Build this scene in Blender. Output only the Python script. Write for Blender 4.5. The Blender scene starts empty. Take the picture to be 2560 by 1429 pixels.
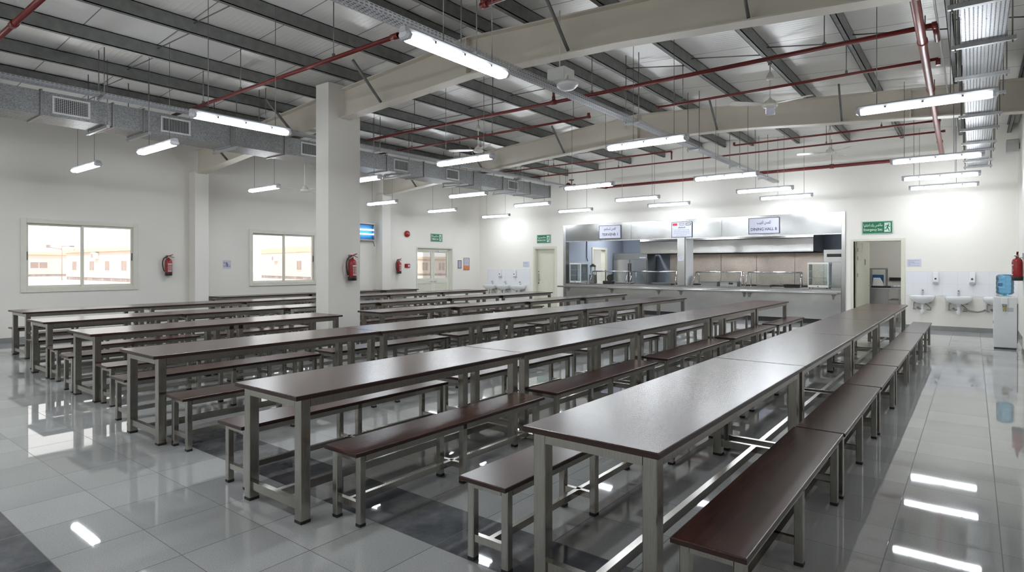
import bpy, bmesh, math, random
from mathutils import Vector, Matrix
random.seed(7)
PI = math.pi
SC = bpy.context.scene
COL = SC.collection

# ------------------------------------------------------------------ helpers
class MB:
    """collects shapes of one mesh"""
    def __init__(self): self.bm = bmesh.new()
    def box(self, x0, x1, y0, y1, z0, z1, bev=0, seg=1, mi=0):
        if x0 > x1: x0, x1 = x1, x0
        if y0 > y1: y0, y1 = y1, y0
        if z0 > z1: z0, z1 = z1, z0
        bm = self.bm
        v = [bm.verts.new((x, y, z)) for x in (x0, x1) for y in (y0, y1) for z in (z0, z1)]
        q = ((0,1,3,2),(4,6,7,5),(0,4,5,1),(2,3,7,6),(0,2,6,4),(1,5,7,3))
        fs = [bm.faces.new([v[i] for i in f]) for f in q]
        for f in fs: f.material_index = mi
        if bev:
            es = list({e for f in fs for e in f.edges})
            bmesh.ops.bevel(bm, geom=es, offset=bev, segments=seg, profile=0.5, affect='EDGES')
        return self
    def cyl(self, p0, p1, r, n=12, r2=None, cap=True, mi=0):
        bm = self.bm
        p0 = Vector(p0); p1 = Vector(p1); d = (p1-p0)
        a = d.normalized()
        u = a.orthogonal().normalized(); w = a.cross(u)
        r2 = r if r2 is None else r2
        A = []; B = []
        for i in range(n):
            t = 2*PI*i/n; o = u*math.cos(t)+w*math.sin(t)
            A.append(bm.verts.new(p0+o*r)); B.append(bm.verts.new(p1+o*r2))
        for i in range(n):
            j = (i+1) % n
            f = bm.faces.new((A[i], A[j], B[j], B[i])); f.smooth = True; f.material_index = mi
        if cap:
            bm.faces.new(A[::-1]).material_index = mi; bm.faces.new(B).material_index = mi
        return self
    def tube(self, pts, r, n=8, mi=0):
        bm = self.bm
        pts = [Vector(p) for p in pts]; rings = []; u = None
        for i, p in enumerate(pts):
            a = (pts[min(i+1, len(pts)-1)]-pts[max(i-1, 0)]).normalized()
            u = a.orthogonal().normalized() if u is None else (u-a*u.dot(a)).normalized()
            w = a.cross(u)
            rings.append([bm.verts.new(p+(u*math.cos(2*PI*k/n)+w*math.sin(2*PI*k/n))*r) for k in range(n)])
        for A, B in zip(rings, rings[1:]):
            for k in range(n):
                j = (k+1) % n
                f = bm.faces.new((A[k], A[j], B[j], B[k])); f.smooth = True; f.material_index = mi
        bm.faces.new(rings[0][::-1]); bm.faces.new(rings[-1])
        return self
    def lathe(self, prof, c=(0,0,0), n=24, mi=0, sx=1, sy=1):
        bm = self.bm; rings = []
        for r, z in prof:
            rings.append([bm.verts.new((c[0]+sx*max(r, 1e-4)*math.cos(2*PI*k/n), c[1]+sy*max(r, 1e-4)*math.sin(2*PI*k/n), c[2]+z)) for k in range(n)])
        for A, B in zip(rings, rings[1:]):
            for k in range(n):
                j = (k+1) % n
                f = bm.faces.new((A[k], A[j], B[j], B[k])); f.smooth = True; f.material_index = mi
        bm.faces.new(rings[0][::-1]).material_index = mi; bm.faces.new(rings[-1]).material_index = mi
        return self
    def loft(self, rings, mi=0, cap=True, smooth=True):
        bm = self.bm
        R = [[bm.verts.new(p) for p in ring] for ring in rings]
        n = len(R[0])
        for A, B in zip(R, R[1:]):
            for k in range(n):
                j = (k+1) % n
                f = bm.faces.new((A[k], A[j], B[j], B[k])); f.smooth = smooth; f.material_index = mi
        if cap:
            bm.faces.new(R[0][::-1]).material_index = mi; bm.faces.new(R[-1]).material_index = mi
        return self
    def prism(self, pts, axis, a, b, mi=0):
        """pts: polygon in the two other axes (cyclic order), extruded along axis from a to b"""
        def P(p, t):
            if axis == 'x': return (t, p[0], p[1])
            if axis == 'y': return (p[0], t, p[1])
            return (p[0], p[1], t)
        bm = self.bm
        A = [bm.verts.new(P(p, a)) for p in pts]; B = [bm.verts.new(P(p, b)) for p in pts]
        n = len(pts)
        for k in range(n):
            j = (k+1) % n
            bm.faces.new((A[k], A[j], B[j], B[k])).material_index = mi
        bm.faces.new(A[::-1]).material_index = mi; bm.faces.new(B).material_index = mi
        return self
    def mesh(self, name, *mats):
        bmesh.ops.recalc_face_normals(self.bm, faces=self.bm.faces)
        me = bpy.data.meshes.new(name); self.bm.to_mesh(me); self.bm.free()
        for m in mats: me.materials.append(m)
        return me
    def build(self, name, mats, parent=None, loc=None):
        mats = mats if isinstance(mats, (list, tuple)) else [mats]
        return put(name, self.mesh(name, *mats), parent, loc)

def put(name, me, parent=None, loc=None, rot=None):
    o = bpy.data.objects.new(name, me); COL.objects.link(o)
    if parent is not None: o.parent = parent
    if loc is not None: o.location = loc
    if rot is not None: o.rotation_euler = rot
    return o
def tag(o, label=None, cat=None, group=None, kind=None):
    if label: o['label'] = label
    if cat: o['category'] = cat
    if group: o['group'] = group
    if kind: o['kind'] = kind
    return o
def thing(name, label, cat, loc=(0,0,0), rz=0, group=None, kind=None):
    o = bpy.data.objects.new(name, None); COL.objects.link(o)
    o.empty_display_size = .05
    o.location = loc; o.rotation_euler = (0, 0, rz)
    return tag(o, label, cat, group, kind)
def struct(o, label, cat): return tag(o, label, cat, None, 'structure')
def dup(root, loc, rz=None, label=None, group=None):
    r = root.copy(); COL.objects.link(r); r.location = loc
    if rz is not None: r.rotation_euler = (0, 0, rz)
    if label: r['label'] = label
    if group: r['group'] = group
    for ch in list(root.children):
        c = ch.copy(); COL.objects.link(c); c.parent = r
        for g in list(ch.children):
            d = g.copy(); COL.objects.link(d); d.parent = c
    return r

# ------------------------------------------------------------------ materials
class NT:
    def __init__(self, name):
        self.m = bpy.data.materials.new(name); self.m.use_nodes = True
        self.t = self.m.node_tree; self.b = self.t.nodes['Principled BSDF']
        self.out = self.t.nodes['Material Output']
    def n(self, typ, **kw):
        x = self.t.nodes.new(typ)
        for k, v in kw.items(): setattr(x, k, v)
        return x
    def l(self, a, b): self.t.links.new(a, b)
    def pos(self):
        if not hasattr(self, '_p'): self._p = self.n('ShaderNodeTexCoord').outputs['Object']
        return self._p
    def xyz(self):
        s = self.n('ShaderNodeSeparateXYZ'); self.l(self.pos(), s.inputs[0]); return s.outputs
    def math(self, op, a, b=None, c=None):
        x = self.n('ShaderNodeMath', operation=op)
        for i, v in enumerate((a, b, c)):
            if v is None: continue
            if isinstance(v, (int, float)): x.inputs[i].default_value = v
            else: self.l(v, x.inputs[i])
        return x.outputs[0]
    def mix(self, f, a, b):
        x = self.n('ShaderNodeMix', data_type='RGBA')
        for i, v in ((0, f), (6, a), (7, b)):
            if isinstance(v, (int, float)): x.inputs[i].default_value = v
            elif isinstance(v, tuple): x.inputs[i].default_value = (*v, 1)
            else: self.l(v, x.inputs[i])
        return x.outputs[2]
    def noise(self, scale, detail=3, rough=.5, vec=None, sc3=None):
        x = self.n('ShaderNodeTexNoise'); x.inputs['Scale'].default_value = scale
        x.inputs['Detail'].default_value = detail; x.inputs['Roughness'].default_value = rough
        v = vec or self.pos()
        if sc3:
            mp = self.n('ShaderNodeMapping'); mp.inputs['Scale'].default_value = sc3
            self.l(v, mp.inputs[0]); v = mp.outputs[0]
        self.l(v, x.inputs['Vector']); return x.outputs['Fac']
    def ramp(self, f, lo, hi, a=0., b=1.):
        x = self.n('ShaderNodeMapRange'); self.l(f, x.inputs[0])
        x.inputs[1].default_value = lo; x.inputs[2].default_value = hi
        x.inputs[3].default_value = a; x.inputs[4].default_value = b
        return x.outputs[0]
    def set(self, k, v):
        i = self.b.inputs[k]
        if isinstance(v, (int, float)): i.default_value = v
        elif isinstance(v, tuple): i.default_value = (*v, 1)
        else: self.l(v, i)
        return self
    def bump(self, h, strength=.2, dist=.01):
        x = self.n('ShaderNodeBump'); x.inputs['Strength'].default_value = strength
        x.inputs['Distance'].default_value = dist; self.l(h, x.inputs['Height'])
        self.l(x.outputs[0], self.b.inputs['Normal']); return self

def plain(name, col, rough=.5, metal=0., var=.06, scale=6., spec=.5):
    t = NT(name)
    f = t.noise(scale, 3)
    t.set('Base Color', t.mix(t.ramp(f, .3, .7), tuple(c*(1-var) for c in col), tuple(min(1, c*(1+var)) for c in col)))
    t.set('Roughness', rough).set('Metallic', metal).set('Specular IOR Level', spec)
    return t.m
def emit(name, col, s):
    t = NT(name); t.set('Base Color', (.8,.8,.8)); t.set('Emission Color', col); t.set('Emission Strength', float(s))
    return t.m

def mat_floor():
    t = NT('polished_tile')
    X, Y, Z = t.xyz()
    u = t.math('DIVIDE', t.math('SUBTRACT', X, -.386), .512)
    v = t.math('DIVIDE', t.math('SUBTRACT', Y, 1.467), .4667)
    def edge(a, w):
        fr = t.math('FRACT', a); d = t.math('ABSOLUTE', t.math('SUBTRACT', fr, .5))
        return t.math('GREATER_THAN', d, .5-w)
    g = t.math('MAXIMUM', edge(u, .0055), edge(v, .0042))
    fu = t.math('FLOOR', u); fv = t.math('FLOOR', v)
    c = t.n('ShaderNodeCombineXYZ'); t.l(fu, c.inputs[0]); t.l(fv, c.inputs[1])
    wn = t.n('ShaderNodeTexWhiteNoise', noise_dimensions='2D'); t.l(c.outputs[0], wn.inputs['Vector'])
    tone = t.ramp(wn.outputs['Value'], 0, 1, .9, 1.06)
    sp = t.noise(130, 2, .7); cl = t.noise(1.3, 4)
    tone = t.math('MULTIPLY', tone, t.ramp(sp, .3, .7, .86, 1.12))
    tone = t.math('MULTIPLY', tone, t.ramp(cl, .3, .7, .95, 1.05))
    # floor colour made darker in bands along certain tile rows
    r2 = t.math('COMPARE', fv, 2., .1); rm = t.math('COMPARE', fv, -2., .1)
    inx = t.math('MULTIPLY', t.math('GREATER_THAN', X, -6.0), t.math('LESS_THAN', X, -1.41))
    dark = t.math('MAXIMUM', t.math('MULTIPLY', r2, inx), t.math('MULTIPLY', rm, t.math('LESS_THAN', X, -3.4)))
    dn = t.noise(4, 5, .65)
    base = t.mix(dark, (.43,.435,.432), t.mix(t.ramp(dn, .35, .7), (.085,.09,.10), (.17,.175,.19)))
    vm = t.n('ShaderNodeVectorMath', operation='SCALE'); t.l(base, vm.inputs[0]); t.l(tone, vm.inputs['Scale'])
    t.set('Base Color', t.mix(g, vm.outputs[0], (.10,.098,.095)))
    t.set('Roughness', t.mix(g, t.ramp(t.noise(2.5, 4), .3, .7, .018, .036), (.6,.6,.6)))
    t.set('IOR', 1.55)
    w = t.noise(1.7, 2)
    t.bump(t.math('SUBTRACT', t.math('MULTIPLY', w, .25), t.math('MULTIPLY', g, .6)), .05, .004)
    return t.m
def mat_wood(name, a, b, rough):
    t = NT(name)
    g = t.noise(3., 5, .6, sc3=(14, .9, 14)); g2 = t.noise(40, 3, .6, sc3=(3, .12, 3))
    f = t.math('ADD', t.math('MULTIPLY', g, .65), t.math('MULTIPLY', g2, .35))
    t.set('Base Color', t.mix(t.ramp(f, .38, .64), a, b))
    t.set('Roughness', rough); t.set('IOR', 1.58)
    return t.m
def mat_brushed(name, col, rough, wavy=0., sc=(6,6,.5), var=.10):
    t = NT(name)
    f = t.noise(30, 3, .55, sc3=sc); w = t.noise(1.6, 2)
    t.set('Base Color', t.mix(t.ramp(t.math('ADD', t.math('MULTIPLY', f, .5), t.math('MULTIPLY', w, .5)), .35, .65), tuple(c*(1-var) for c in col), tuple(min(1, c*(1+var*.6)) for c in col)))
    t.set('Metallic', 1.).set('Roughness', t.ramp(f, .3, .7, rough-.02, rough+.03))
    if wavy:
        wv = t.noise(1.1, 2, .4, sc3=(1, 1, .8)); t.bump(wv, wavy, .08)
    return t.m
def mat_galv():
    t = NT('galvanised_spangle')
    v = t.n('ShaderNodeTexVoronoi'); v.inputs['Scale'].default_value = 75; t.l(t.pos(), v.inputs['Vector'])
    s = t.n('ShaderNodeSeparateColor'); t.l(v.outputs['Color'], s.inputs[0])
    f = t.math('ADD', t.math('MULTIPLY', s.outputs[0], .6), t.math('MULTIPLY', t.noise(3, 3), .4))
    t.set('Base Color', t.mix(t.ramp(f, .2, .8), (.20,.202,.207), (.34,.343,.35)))
    t.set('Metallic', .55).set('Roughness', t.ramp(s.outputs[1], 0, 1, .38, .55))
    return t.m
def mat_deck():
    t = NT('profiled_roof_sheet')
    X, Y, Z = t.xyz()
    fr = t.math('FRACT', t.math('DIVIDE', Y, 1.0)); seam = t.math('GREATER_THAN', t.math('ABSOLUTE', t.math('SUBTRACT', fr, .5)), .492)
    rib = t.math('SINE', t.math('MULTIPLY', Y, 2*PI/.0833))
    rib = t.ramp(rib, .2, .95, 0, 1)
    cl = t.noise(.8, 3)
    base = t.mix(t.ramp(cl, .3, .7), (.80,.785,.75), (.86,.845,.81))
    t.set('Base Color', t.mix(seam, base, (.22,.22,.22)))
    t.set('Roughness', .28); t.set('Metallic', .15)
    t.bump(t.math('SUBTRACT', t.math('MULTIPLY', rib, .5), t.math('MULTIPLY', seam, .8)), .35, .006)
    return t.m
def mat_perf(name, px, py, hx, hy, ax=(0, 1)):
    t = NT(name)
    o = t.xyz()
    def hole(a, p, h):
        fr = t.math('FRACT', t.math('DIVIDE', a, p)); return t.math('LESS_THAN', t.math('ABSOLUTE', t.math('SUBTRACT', fr, .5)), h/2)
    h = t.math('MULTIPLY', hole(o[ax[0]], px, hx), hole(o[ax[1]], py, hy))
    f = t.noise(60, 2)
    t.set('Base Color', t.mix(t.ramp(f, .3, .7), (.40,.41,.43), (.54,.55,.57)))
    t.set('Metallic', .6).set('Roughness', .42)
    t.set('Alpha', t.math('SUBTRACT', 1., h))
    return t.m
def mat_glass(name, col=(1,1,1), refl=.06, rough=.02):
    t = NT(name); nt = t.t
    tr = t.n('ShaderNodeBsdfTransparent'); tr.inputs[0].default_value = (*col, 1)
    gl = t.n('ShaderNodeBsdfGlossy'); gl.inputs['Roughness'].default_value = rough
    fr = t.n('ShaderNodeFresnel'); fr.inputs[0].default_value = 1.45
    mx = t.n('ShaderNodeMixShader')
    f = t.math('ADD', t.math('MULTIPLY', fr.outputs[0], .8), refl*.3)
    t.l(f, mx.inputs[0]); t.l(tr.outputs[0], mx.inputs[1]); t.l(gl.outputs[0], mx.inputs[2])
    t.l(mx.outputs[0], t.out.inputs['Surface'])
    return t.m
def mat_walltile():
    t = NT('white_wall_tile')
    X, Y, Z = t.xyz()
    def edge(a, p, o, w):
        fr = t.math('FRACT', t.math('DIVIDE', t.math('SUBTRACT', a, o), p)); return t.math('GREATER_THAN', t.math('ABSOLUTE', t.math('SUBTRACT', fr, .5)), .5-w)
    g = t.math('MAXIMUM', edge(X, .30, 0, .008), edge(Z, .30, .255, .008))
    t.set('Base Color', t.mix(g, (.80,.80,.83), (.68,.68,.70))); t.set('Roughness', .15)
    return t.m
def mat_tile_blue():
    t = NT('pale_kitchen_tile')
    X, Y, Z = t.xyz()
    def edge(a, p, w):
        fr = t.math('FRACT', t.math('DIVIDE', a, p)); return t.math('GREATER_THAN', t.math('ABSOLUTE', t.math('SUBTRACT', fr, .5)), .5-w)
    g = t.math('MAXIMUM', edge(t.math('ADD', X, Y), .3, .008), edge(Z, .3, .008))
    t.set('Base Color', t.mix(g, (.42,.47,.56), (.36,.40,.48))); t.set('Roughness', .3)
    return t.m

M = {}
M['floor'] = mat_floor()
M['wall'] = plain('cream_wall_paint', (.82,.79,.735), .55, var=.015, scale=1.2, spec=.3)
M['beam'] = plain('cream_steel_paint', (.66,.61,.53), .45, var=.03, scale=2)
M['purlin'] = plain('grey_purlin_steel', (.185,.187,.18), .5, .2, var=.15, scale=9)
M['deck'] = mat_deck()
M['skirt'] = plain('grey_skirting_tile', (.26,.26,.255), .25, var=.08)
M['top'] = mat_wood('brown_laminate', (.032,.0115,.0095), (.092,.035,.026), .235)
M['seat'] = mat_wood('dark_brown_laminate', (.024,.0075,.006), (.105,.036,.024), .26)
M['edge'] = plain('dark_edge_band', (.030,.0125,.011), .35)
M['steel'] = mat_brushed('stainless_tube', (.43,.412,.38), .23, .04, (6, 6, .35), .15)
M['rubber'] = plain('black_rubber', (.015,.015,.015), .6)
M['galv'] = mat_galv()
M['duct_in'] = plain('duct_dark_inside', (.03,.03,.03), .7)
M['grille'] = plain('grey_grille_paint', (.52,.52,.51), .4)
M['tray'] = mat_perf('slotted_tray', .03, .055, .42, .62)
M['tray_side'] = mat_perf('slotted_tray_side', .055, .03, .62, .36, (1, 2))
M['tray_wide'] = mat_perf('punched_tray', .031, .034, .34, .52)
M['traysteel'] = plain('galvanised_strip', (.42,.425,.43), .4, .6, var=.1, scale=20)
M['rod'] = plain('grey_rod', (.20,.20,.19), .45, .6)
M['red'] = plain('dark_red_pipe_paint', (.145,.016,.014), .35, var=.15, scale=8)
M['redmain'] = plain('red_oxide_main_pipe', (.24,.045,.04), .28, var=.15, scale=6)
M['lamp'] = emit('lit_diffuser', (.89,.95,1.0), 50.)
M['lampend'] = plain('clear_diffuser_end', (.75,.78,.82), .1)
M['lamphouse'] = plain('grey_lamp_housing', (.52,.53,.55), .4)
M['fan'] = plain('ivory_fan_enamel', (.74,.72,.66), .25, var=.03)
M['white'] = plain('white_plastic', (.80,.80,.81), .3, var=.02)
M['offwhite'] = plain('off_white_plastic', (.70,.70,.66), .4, var=.03)
M['ceramic'] = plain('white_ceramic', (.84,.85,.85), .08, var=.01)
M['chrome'] = plain('chrome', (.62,.62,.63), .12, 1., var=.05)
M['frame'] = plain('cream_aluminium', (.75,.735,.65), .35, var=.03)
M['doorcream'] = plain('cream_door_paint', (.66,.65,.54), .4, var=.02)
M['glass'] = mat_glass('window_glass', (.97,.98,.97))
M['thinglass'] = mat_glass('display_glass', (.96,.985,.98), .05)
M['black'] = plain('black_plastic', (.02,.02,.022), .4)
M['blackgloss'] = plain('black_metal', (.03,.03,.03), .3, .3)
M['extred'] = plain('extinguisher_red', (.30,.012,.016), .25, var=.06)
M['hose'] = plain('black_hose', (.018,.018,.018), .5)
M['inkw'] = plain('white_print', (.72,.70,.70), .5)
M['green'] = plain('exit_green', (.010,.155,.065), .4, var=.05)
M['glow'] = plain('pale_green_white', (.62,.76,.68), .45, var=.04)
M['glowrim'] = plain('pale_green_rim', (.36,.52,.46), .45)
M['paper'] = plain('white_paper', (.58,.585,.68), .6, var=.03)
M['ink'] = plain('grey_print', (.32,.33,.42), .6)
M['inkd'] = plain('dark_navy_print', (.025,.03,.055), .5)
M['inkred'] = plain('red_print', (.42,.04,.05), .5)
M['orange'] = plain('orange_print', (.62,.22,.08), .5, var=.3, scale=30)
M['brownfr'] = plain('brown_notice_frame', (.18,.06,.045), .45)
M['s_kit'] = mat_brushed('kitchen_steel', (.74,.735,.725), .22, .15, (10, 10, .6))
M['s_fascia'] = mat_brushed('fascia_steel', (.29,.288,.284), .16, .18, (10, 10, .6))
M['s_flat'] = mat_brushed('kitchen_steel_flat', (.50,.495,.485), .24, .03, (10, 10, .6))
M['s_warm'] = mat_brushed('backsplash_steel', (.60,.52,.46), .28, .2, (8, 8, .6))
M['s_dark'] = mat_brushed('dull_steel', (.34,.335,.325), .4)
M['kwall'] = mat_tile_blue()
M['walltile'] = mat_walltile()
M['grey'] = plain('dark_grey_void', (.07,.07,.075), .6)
M['bottle'] = mat_glass('blue_water_bottle', (.42,.70,.86), .25, .08)
M['bluetag'] = plain('blue_sticker', (.03,.17,.46), .4)
M['navy'] = plain('navy_plastic', (.02,.035,.08), .4)
M['yellow'] = plain('yellow_label', (.75,.60,.12), .5)
M['uv'] = emit('lit_uv_tube', (.62,.85,1.0), 7.)
M['uvback'] = plain('blue_reflector', (.05,.28,.66), .25)
M['lilac'] = plain('lilac_grey_plastic', (.50,.50,.60), .35)
M['hosegrey'] = plain('grey_hose', (.25,.25,.24), .45)
M['sand'] = plain('pale_sand', (.70,.63,.58), .9, var=.08, scale=.6)
M['cabin'] = plain('cream_cabin_panel', (.68,.61,.57), .7, var=.03, scale=.4)
M['fascia'] = plain('tan_cabin_fascia', (.66,.52,.42), .7, var=.04, scale=.4)
M['cabroof'] = plain('pale_cabin_roof', (.70,.60,.54), .7, var=.04, scale=.3)
M['cabwin'] = plain('mauve_cabin_window', (.36,.28,.26), .4, var=.1)
M['cabbase'] = plain('grey_cabin_skirt', (.36,.31,.32), .8, var=.25, scale=1.5)

XL, XR, YF, YB = -15.75, .82, 18.1, -3.0
RX = -6.3
def rooftop(x): return 5.2-.07*abs(x-RX)       # top of rafters = underside of purlins
def deckz(x): return rooftop(x)+.21

# ------------------------------------------------------------------ the room
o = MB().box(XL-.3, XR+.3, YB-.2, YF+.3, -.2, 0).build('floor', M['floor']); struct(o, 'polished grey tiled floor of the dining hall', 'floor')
o = MB().box(-11.9, 1.2, YF+.3, 23.2, -.2, 0).build('floor', M['skirt']); struct(o, 'grey floor of the kitchen behind the serving hatch', 'floor')

# window wall (at XL) with two windows and a double door
W1, W2, D1 = (3.53, 5.63, 1.09, 2.55), (8.50, 10.52, 1.09, 2.55), (14.70, 16.50, 0, 2.24)
w = MB(); ys = [YB-.2]
for a in (W1, W2, D1): ys += [a[0], a[1]]
ys.append(YF+.2)
for i in range(0, len(ys), 2): w.box(XL-.22, XL, ys[i], ys[i+1], 0, 4.75)
for a in (W1, W2, D1):
    w.box(XL-.22, XL, a[0], a[1], a[3], 4.75)
    if a[2] > 0: w.box(XL-.22, XL, a[0], a[1], 0, a[2])
struct(w.build('wall_window_side', M['wall']), 'off-white long wall with two sliding windows and a glazed double door', 'wall')
# far wall with hatch, closed door, open doorway
DC, HT, DO = (-13.0, -12.08, 2.25), (-11.71, -2.80, 3.06), (-2.52, -1.46, 2.245)
w = MB(); xs = [XL-.2, DC[0], DC[1], HT[0], HT[1], DO[0], DO[1], XR+.2]
for i in range(0, len(xs), 2): w.box(xs[i], xs[i+1], YF, YF+.2, 0, 3.9)
for a in (DC, HT, DO): w.box(a[0], a[1], YF, YF+.2, a[2], 3.9)
w.prism([(XL-.2, 3.9), (XR+.2, 3.9), (XR+.2, deckz(XR)-.01), (RX, deckz(RX)-.01), (XL-.2, deckz(XL)-.01)], 'y', YF, YF+.2)
struct(w.build('wall_far', M['wall']), 'off-white end wall around the steel serving hatch', 'wall')
o = MB().box(XR, XR+.2, YB-.2, YF+.2, 0, 4.95).build('wall_aisle_side', M['wall']); struct(o, 'off-white long wall beside the water cooler', 'wall')
o = MB().prism([(XL-.2, 0), (XR+.2, 0), (XR+.2, deckz(XR)-.01), (RX, deckz(RX)-.01), (XL-.2, deckz(XL)-.01)], 'y', YB-.2, YB).build('wall_back', M['wall']); struct(o, 'off-white end wall behind the camera', 'wall')
r = MB()
zl, zm, zr = deckz(XL-.4), deckz(RX), deckz(XR+.4)
r.prism([(XL-.4, zl), (RX, zm), (RX, zm+.08), (XL-.4, zl+.08)], 'y', YB-.3, YF+.3)
r.prism([(RX, zm), (XR+.4, zr), (XR+.4, zr+.08), (RX, zm+.08)], 'y', YB-.3, YF+.3)
struct(r.build('ceiling', M['deck']), 'ribbed pale grey metal roof sheeting', 'ceiling')

# pillar and wall columns, portal rafters, purlins
struct(MB().box(-9.93, -9.53, 6.65, 7.38, 0, 5.05, .006).build('pillar', M['wall']), 'tall square off-white pillar standing among the table rows', 'pillar')
struct(MB().box(XL, XL+.33, 6.86, 7.2, 0, 3.97, .005).build('column', M['wall']), 'off-white wall column between the two windows', 'column')
struct(MB().box(XL, XL+.33, 12.84, 13.2, 0, 3.97, .005).build('column', M['wall']), 'off-white wall column between window and double door', 'column')
struct(MB().box(.715, XR, 13.9, 14.35, 0, 4.6, .005).build('column', M['wall']), 'off-white wall column carrying the fire extinguisher by the water cooler', 'column')
struct(MB().box(XR-.12, XR, 12.85, 13.2, 0, 4.2, .005).build('column', M['wall']), 'off-white wall column under the end of the far rafter', 'column')
BOT = [(-15.6, 3.93), (-13.3, 4.14), (-9.0, 4.47), (-6.3, 4.62), (-3.7, 4.52), (XR, 4.16)]
def rafter(y, label):
    root = thing('rafter', label, 'roof beam', (0, y, 0), 0, None, 'structure')
    up = [(x, rooftop(x)-.02) for x, _ in BOT]
    MB().prism([(x, z) for x, z in BOT]+up[::-1], 'y', -.008, .008).build('web', M['beam'], root)
    f = MB(); g = MB()
    for (xa, za), (xb, zb) in zip(BOT, BOT[1:]):
        f.prism([(xa, za-.02), (xb, zb-.02), (xb, zb), (xa, za)], 'y', -.115, .115)
    for (xa, za), (xb, zb) in zip(up, up[1:]):
        g.prism([(xa, za-.005), (xb, zb-.005), (xb, zb+.015), (xa, za+.015)], 'y', -.115, .115)
    f.build('bottom_flange', M['beam'], root); g.build('top_flange', M['beam'], root)
    pl = MB()
    for x in (-6.3, -13.1, -.9):
        b = [z for xx, z in BOT]
        zb = next(za+(zb_-za)*(x-xa)/(xb-xa) for (xa, za), (xb, zb_) in zip(BOT, BOT[1:]) if xa <= x <= xb)
        pl.box(x-.012, x+.012, -.115, .115, zb, rooftop(x)-.02)
    pl.build('splice_plate', M['beam'], root)
    for x in (-13.9, -11.1, -8.35, -4.4, -2.0):
        zb = next(za+(zb_-za)*(x-xa)/(xb-xa) for (xa, za), (xb, zb_) in zip(BOT, BOT[1:]) if xa <= x <= xb)
        MB().cyl((x, -.1, zb+.01), (x+.05, -.75, rooftop(x)+.03), .025, 4).build('fly_brace', M['purlin'], root)
    return root
rafter(7.02, 'deep cream steel rafter passing over the square pillar')
rafter(13.03, 'deep cream steel rafter nearest the serving hatch')
rafter(1.0, 'deep cream steel rafter above the camera end of the hall')
PX = [-15.3, -14.02, -12.78, -11.55, -10.31, -9.06, -7.86, -6.65, -5.93, -5.12, -3.88, -2.64, -1.44, -.24, .66]
for i, x in enumerate(PX):
    z = rooftop(x)
    p = MB().box(x-.035, x+.035, YB, YF, z, z+.012).box(x+.026, x+.035, YB, YF, z, z+.205).box(x-.035, x-.027, YB, YF, z, z+.03).box(x-.035, x+.035, YB, YF, z+.195, z+.205)
    struct(p.build('purlin', M['purlin']), 'dark grey channel purlin, number %d from the window wall' % (i+1), 'purlin')
for i, (xa, xb) in enumerate(zip(PX, PX[1:])):
    if xb-xa < .9: continue
    s = MB()
    for y in (-.5, 4.0, 10.0, 15.7):
        s.cyl((xa+.03, y, rooftop(xa)+.15), (xb-.03, y+.02, rooftop(xb)+.05), .009, 6)
    tag(s.build('sag_rod', M['rod']), None, None, None, 'structure')
# skirting
struct(MB().box(XL, XL+.012, YB, D1[0]-.05, 0, .11).box(XL, XL+.012, D1[1]+.05, YF, 0, .11).build('baseboard_window_side', M['skirt']), 'grey tiled skirting along the window wall', 'baseboard')
struct(MB().box(XL, DC[0]-.06, YF-.012, YF, 0, .11).box(DO[1]+.06, XR, YF-.012, YF, 0, .11).box(HT[1]+.09, DO[0]-.06, YF-.012, YF, 0, .11).build('baseboard_far', M['skirt']), 'grey tiled skirting along the hatch wall', 'baseboard')
struct(MB().box(XR-.012, XR, YB, YF, 0, .11).box(.703, .715, 13.9, 14.35, 0, .11).box(.703, .82, 13.888, 13.9, 0, .11).build('baseboard_aisle_side', M['skirt']), 'grey tiled skirting along the water cooler wall', 'baseboard')

# ------------------------------------------------------------------ windows and doors on the window wall
def slider(y0, y1, z0, z1, idx, label):
    root = thing('window_%d' % idx, label, 'window', (XL, 0, 0), 0, None, 'structure')
    o0, o1, b0, b1 = y0-.055, y1+.055, z0-.055, z1+.055
    f = MB()
    f.box(-.1, .03, o0, o0+.1, b0, b1, .006).box(-.1, .03, o1-.1, o1, b0, b1, .006)
    f.box(-.1, .03, o0+.1, o1-.1, b1-.1, b1, .006).box(-.1, .03, o0+.1, o1-.1, b0, b0+.1, .006)
    f.build('frame', M['frame'], root)
    i0, i1, c0, c1 = o0+.1, o1-.1, b0+.1, b1-.1; mid = (i0+i1)/2
    for k, (a, b, x) in enumerate(((i0, mid+.02, -.07), (mid-.02, i1, -.03))):
        s = MB(); t = .045
        s.box(x-.015, x+.015, a, a+t, c0, c1).box(x-.015, x+.015, b-t, b, c0, c1)
        s.box(x-.015, x+.015, a+t, b-t, c0, c0+t).box(x-.015, x+.015, a+t, b-t, c1-t, c1)
        sa = s.build('sash', M['frame'], root)
        MB().box(x-.003, x+.003, a+t, b-t, c0+t, c1-t).build('pane', M['glass'], sa)
        yy = a+.012 if k == 0 else b-.03
        MB().box(x+.015, x+.026, yy, yy+.018, 1.72, 1.9, .003).build('latch', M['black'], sa)
    return root
slider(*W1, 1, 'cream sliding window nearest the camera, showing pale cabins outside')
slider(*W2, 2, 'cream sliding window half hidden behind the square pillar')
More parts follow.
